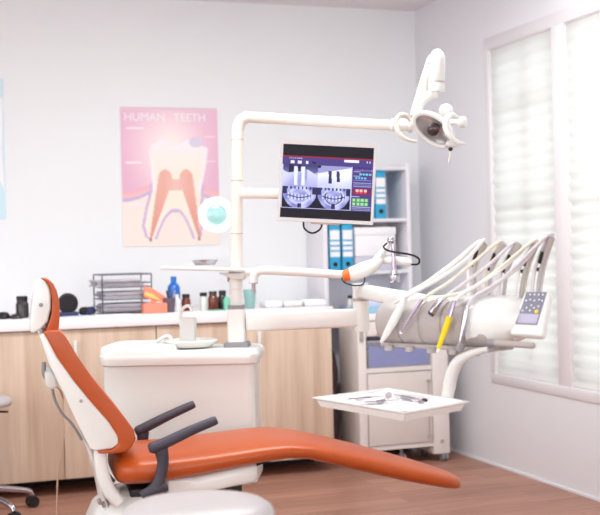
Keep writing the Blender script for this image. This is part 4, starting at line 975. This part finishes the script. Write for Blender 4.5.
b = NB(); cyl(b, p2-U*.045, p2-U*.045+R*.20-F0*.06, .005); part('height_lever', b, M['black'], g)
stool_base(g, p2, r2, p2.z-.05, .305, -YAW+.628)

# ------------------------------------------------------------------ lights
M['addwin'] = emis('added_window_glow', (250, 252, 255), 1.3)  # glow for the added, unseen windows
def area(name, loc, rot, sx, sy, e, col=(1, 1, 1)):
    ld = bpy.data.lights.new(name, 'AREA'); ld.shape = 'RECTANGLE'; ld.size = sx; ld.size_y = sy; ld.energy = e; ld.color = col
    o = bpy.data.objects.new(name, ld); COL.objects.link(o); o.location = loc; o.rotation_euler = rot; return o
for i, (x, y, e) in enumerate(((-.2, 1.9, 9), (.8, 4.2, 32), (1.9, 4.4, 40), (-.9, .3, 5))):  # ceiling lamps out of view, added to light the room
    b = NB(); box(b, x-.62, x+.62, y-.32, y+.32, H-.035, H-.004, .004)
    g = thing('added_ceiling_lamp', 'unseen flat white ceiling lamp panel added %s' % ('over the middle of the room', 'above the dental chair', 'above the console', 'behind the camera')[i], 'lamp', (x, y, H-.035), 'added ceiling lamp panels out of view')
    part('housing', b, M['white2'], g)
    b = NB(); box(b, x-.6, x+.6, y-.3, y+.3, H-.037, H-.0345); part('diffuser', b, emis('added_panel_glow', (255, 250, 246), 2.0), g)
    area('added_ceiling_light', (x, y, H-.045), (0, 0, 0), 1.18, .58, e, (.94, 1, .985))
# unseen windows added behind and left of the camera to brighten the room
k = 6
for (ax, c, a0_, a1_, z0, z1, e) in (('y', YF, -1.7, .55, .8, 2.45, 42), ('y', YF, .75, 2.9, .8, 2.45, 42), ('x', XL, 1.0, 3.0, .8, 2.45, 36), ('x', XL, 3.2, 5.2, .8, 2.45, 15)):
    k += 1; b = NB(); p = NB(); t = .06
    def bb(q, u0, u1, w0, w1, d0, d1):
        if ax == 'y': box(q, u0, u1, c+d0, c+d1, w0, w1, .003)
        else: box(q, c+d0, c+d1, u0, u1, w0, w1, .003)
    bb(b, a0_, a0_+t, z0, z1, 0, .03); bb(b, a1_-t, a1_, z0, z1, 0, .03); bb(b, a0_+t, a1_-t, z0, z0+t, 0, .03); bb(b, a0_+t, a1_-t, z1-t, z1, 0, .03); bb(b, (a0_+a1_)/2-.03, (a0_+a1_)/2+.03, z0+t, z1-t, 0, .03)
    w_ = struct('window_%d' % k, b, M['frame'])  # frame of an added, unseen window
    bb(p, a0_+t, a1_-t, z0+t, z1-t, .002, .008); struct('window_blind', p, M['addwin'], w_)
    cc_ = (a0_+a1_)/2, (z0+z1)/2
    if ax == 'y': area('added_fill_light', (cc_[0], c+.05, cc_[1]), (PI/2, 0, 0), a1_-a0_, z1-z0, e, (.925, 1, .985))
    else: area('added_fill_light', (c+.05, cc_[0], cc_[1]), (0, -PI/2, 0), z1-z0, a1_-a0_, e, (.925, 1, .985))
w = bpy.data.worlds.new('sky'); bpy.context.scene.world = w; w.use_nodes = True; nt = w.node_tree
bg = nt.nodes['Background']; bg.inputs[0].default_value = (.96, .98, 1, 1); bg.inputs[1].default_value = 1.85

# ------------------------------------------------------------------ camera
cd = bpy.data.cameras.new('camera'); cam = bpy.data.objects.new('camera', cd); COL.objects.link(cam)
cd.sensor_width = 36; cd.lens = FPX/600*36; cd.clip_start = .05
mt = Matrix((CX, CY, -FW)).transposed().to_4x4(); mt.translation = CAM; cam.matrix_world = mt
cd.dof.use_dof = True; cd.dof.focus_distance = 4.25; cd.dof.aperture_fstop = 3.0
sc = bpy.context.scene; sc.camera = cam
sc.view_settings.view_transform = 'Standard'; sc.view_settings.look = 'None'; sc.view_settings.gamma = 1; sc.view_settings.exposure = -.34
sc.cycles.use_denoising = True
sc.cycles.max_bounces = 10; sc.cycles.diffuse_bounces = 6; sc.cycles.transparent_max_bounces = 12
sc.cycles.sample_clamp_indirect = 6
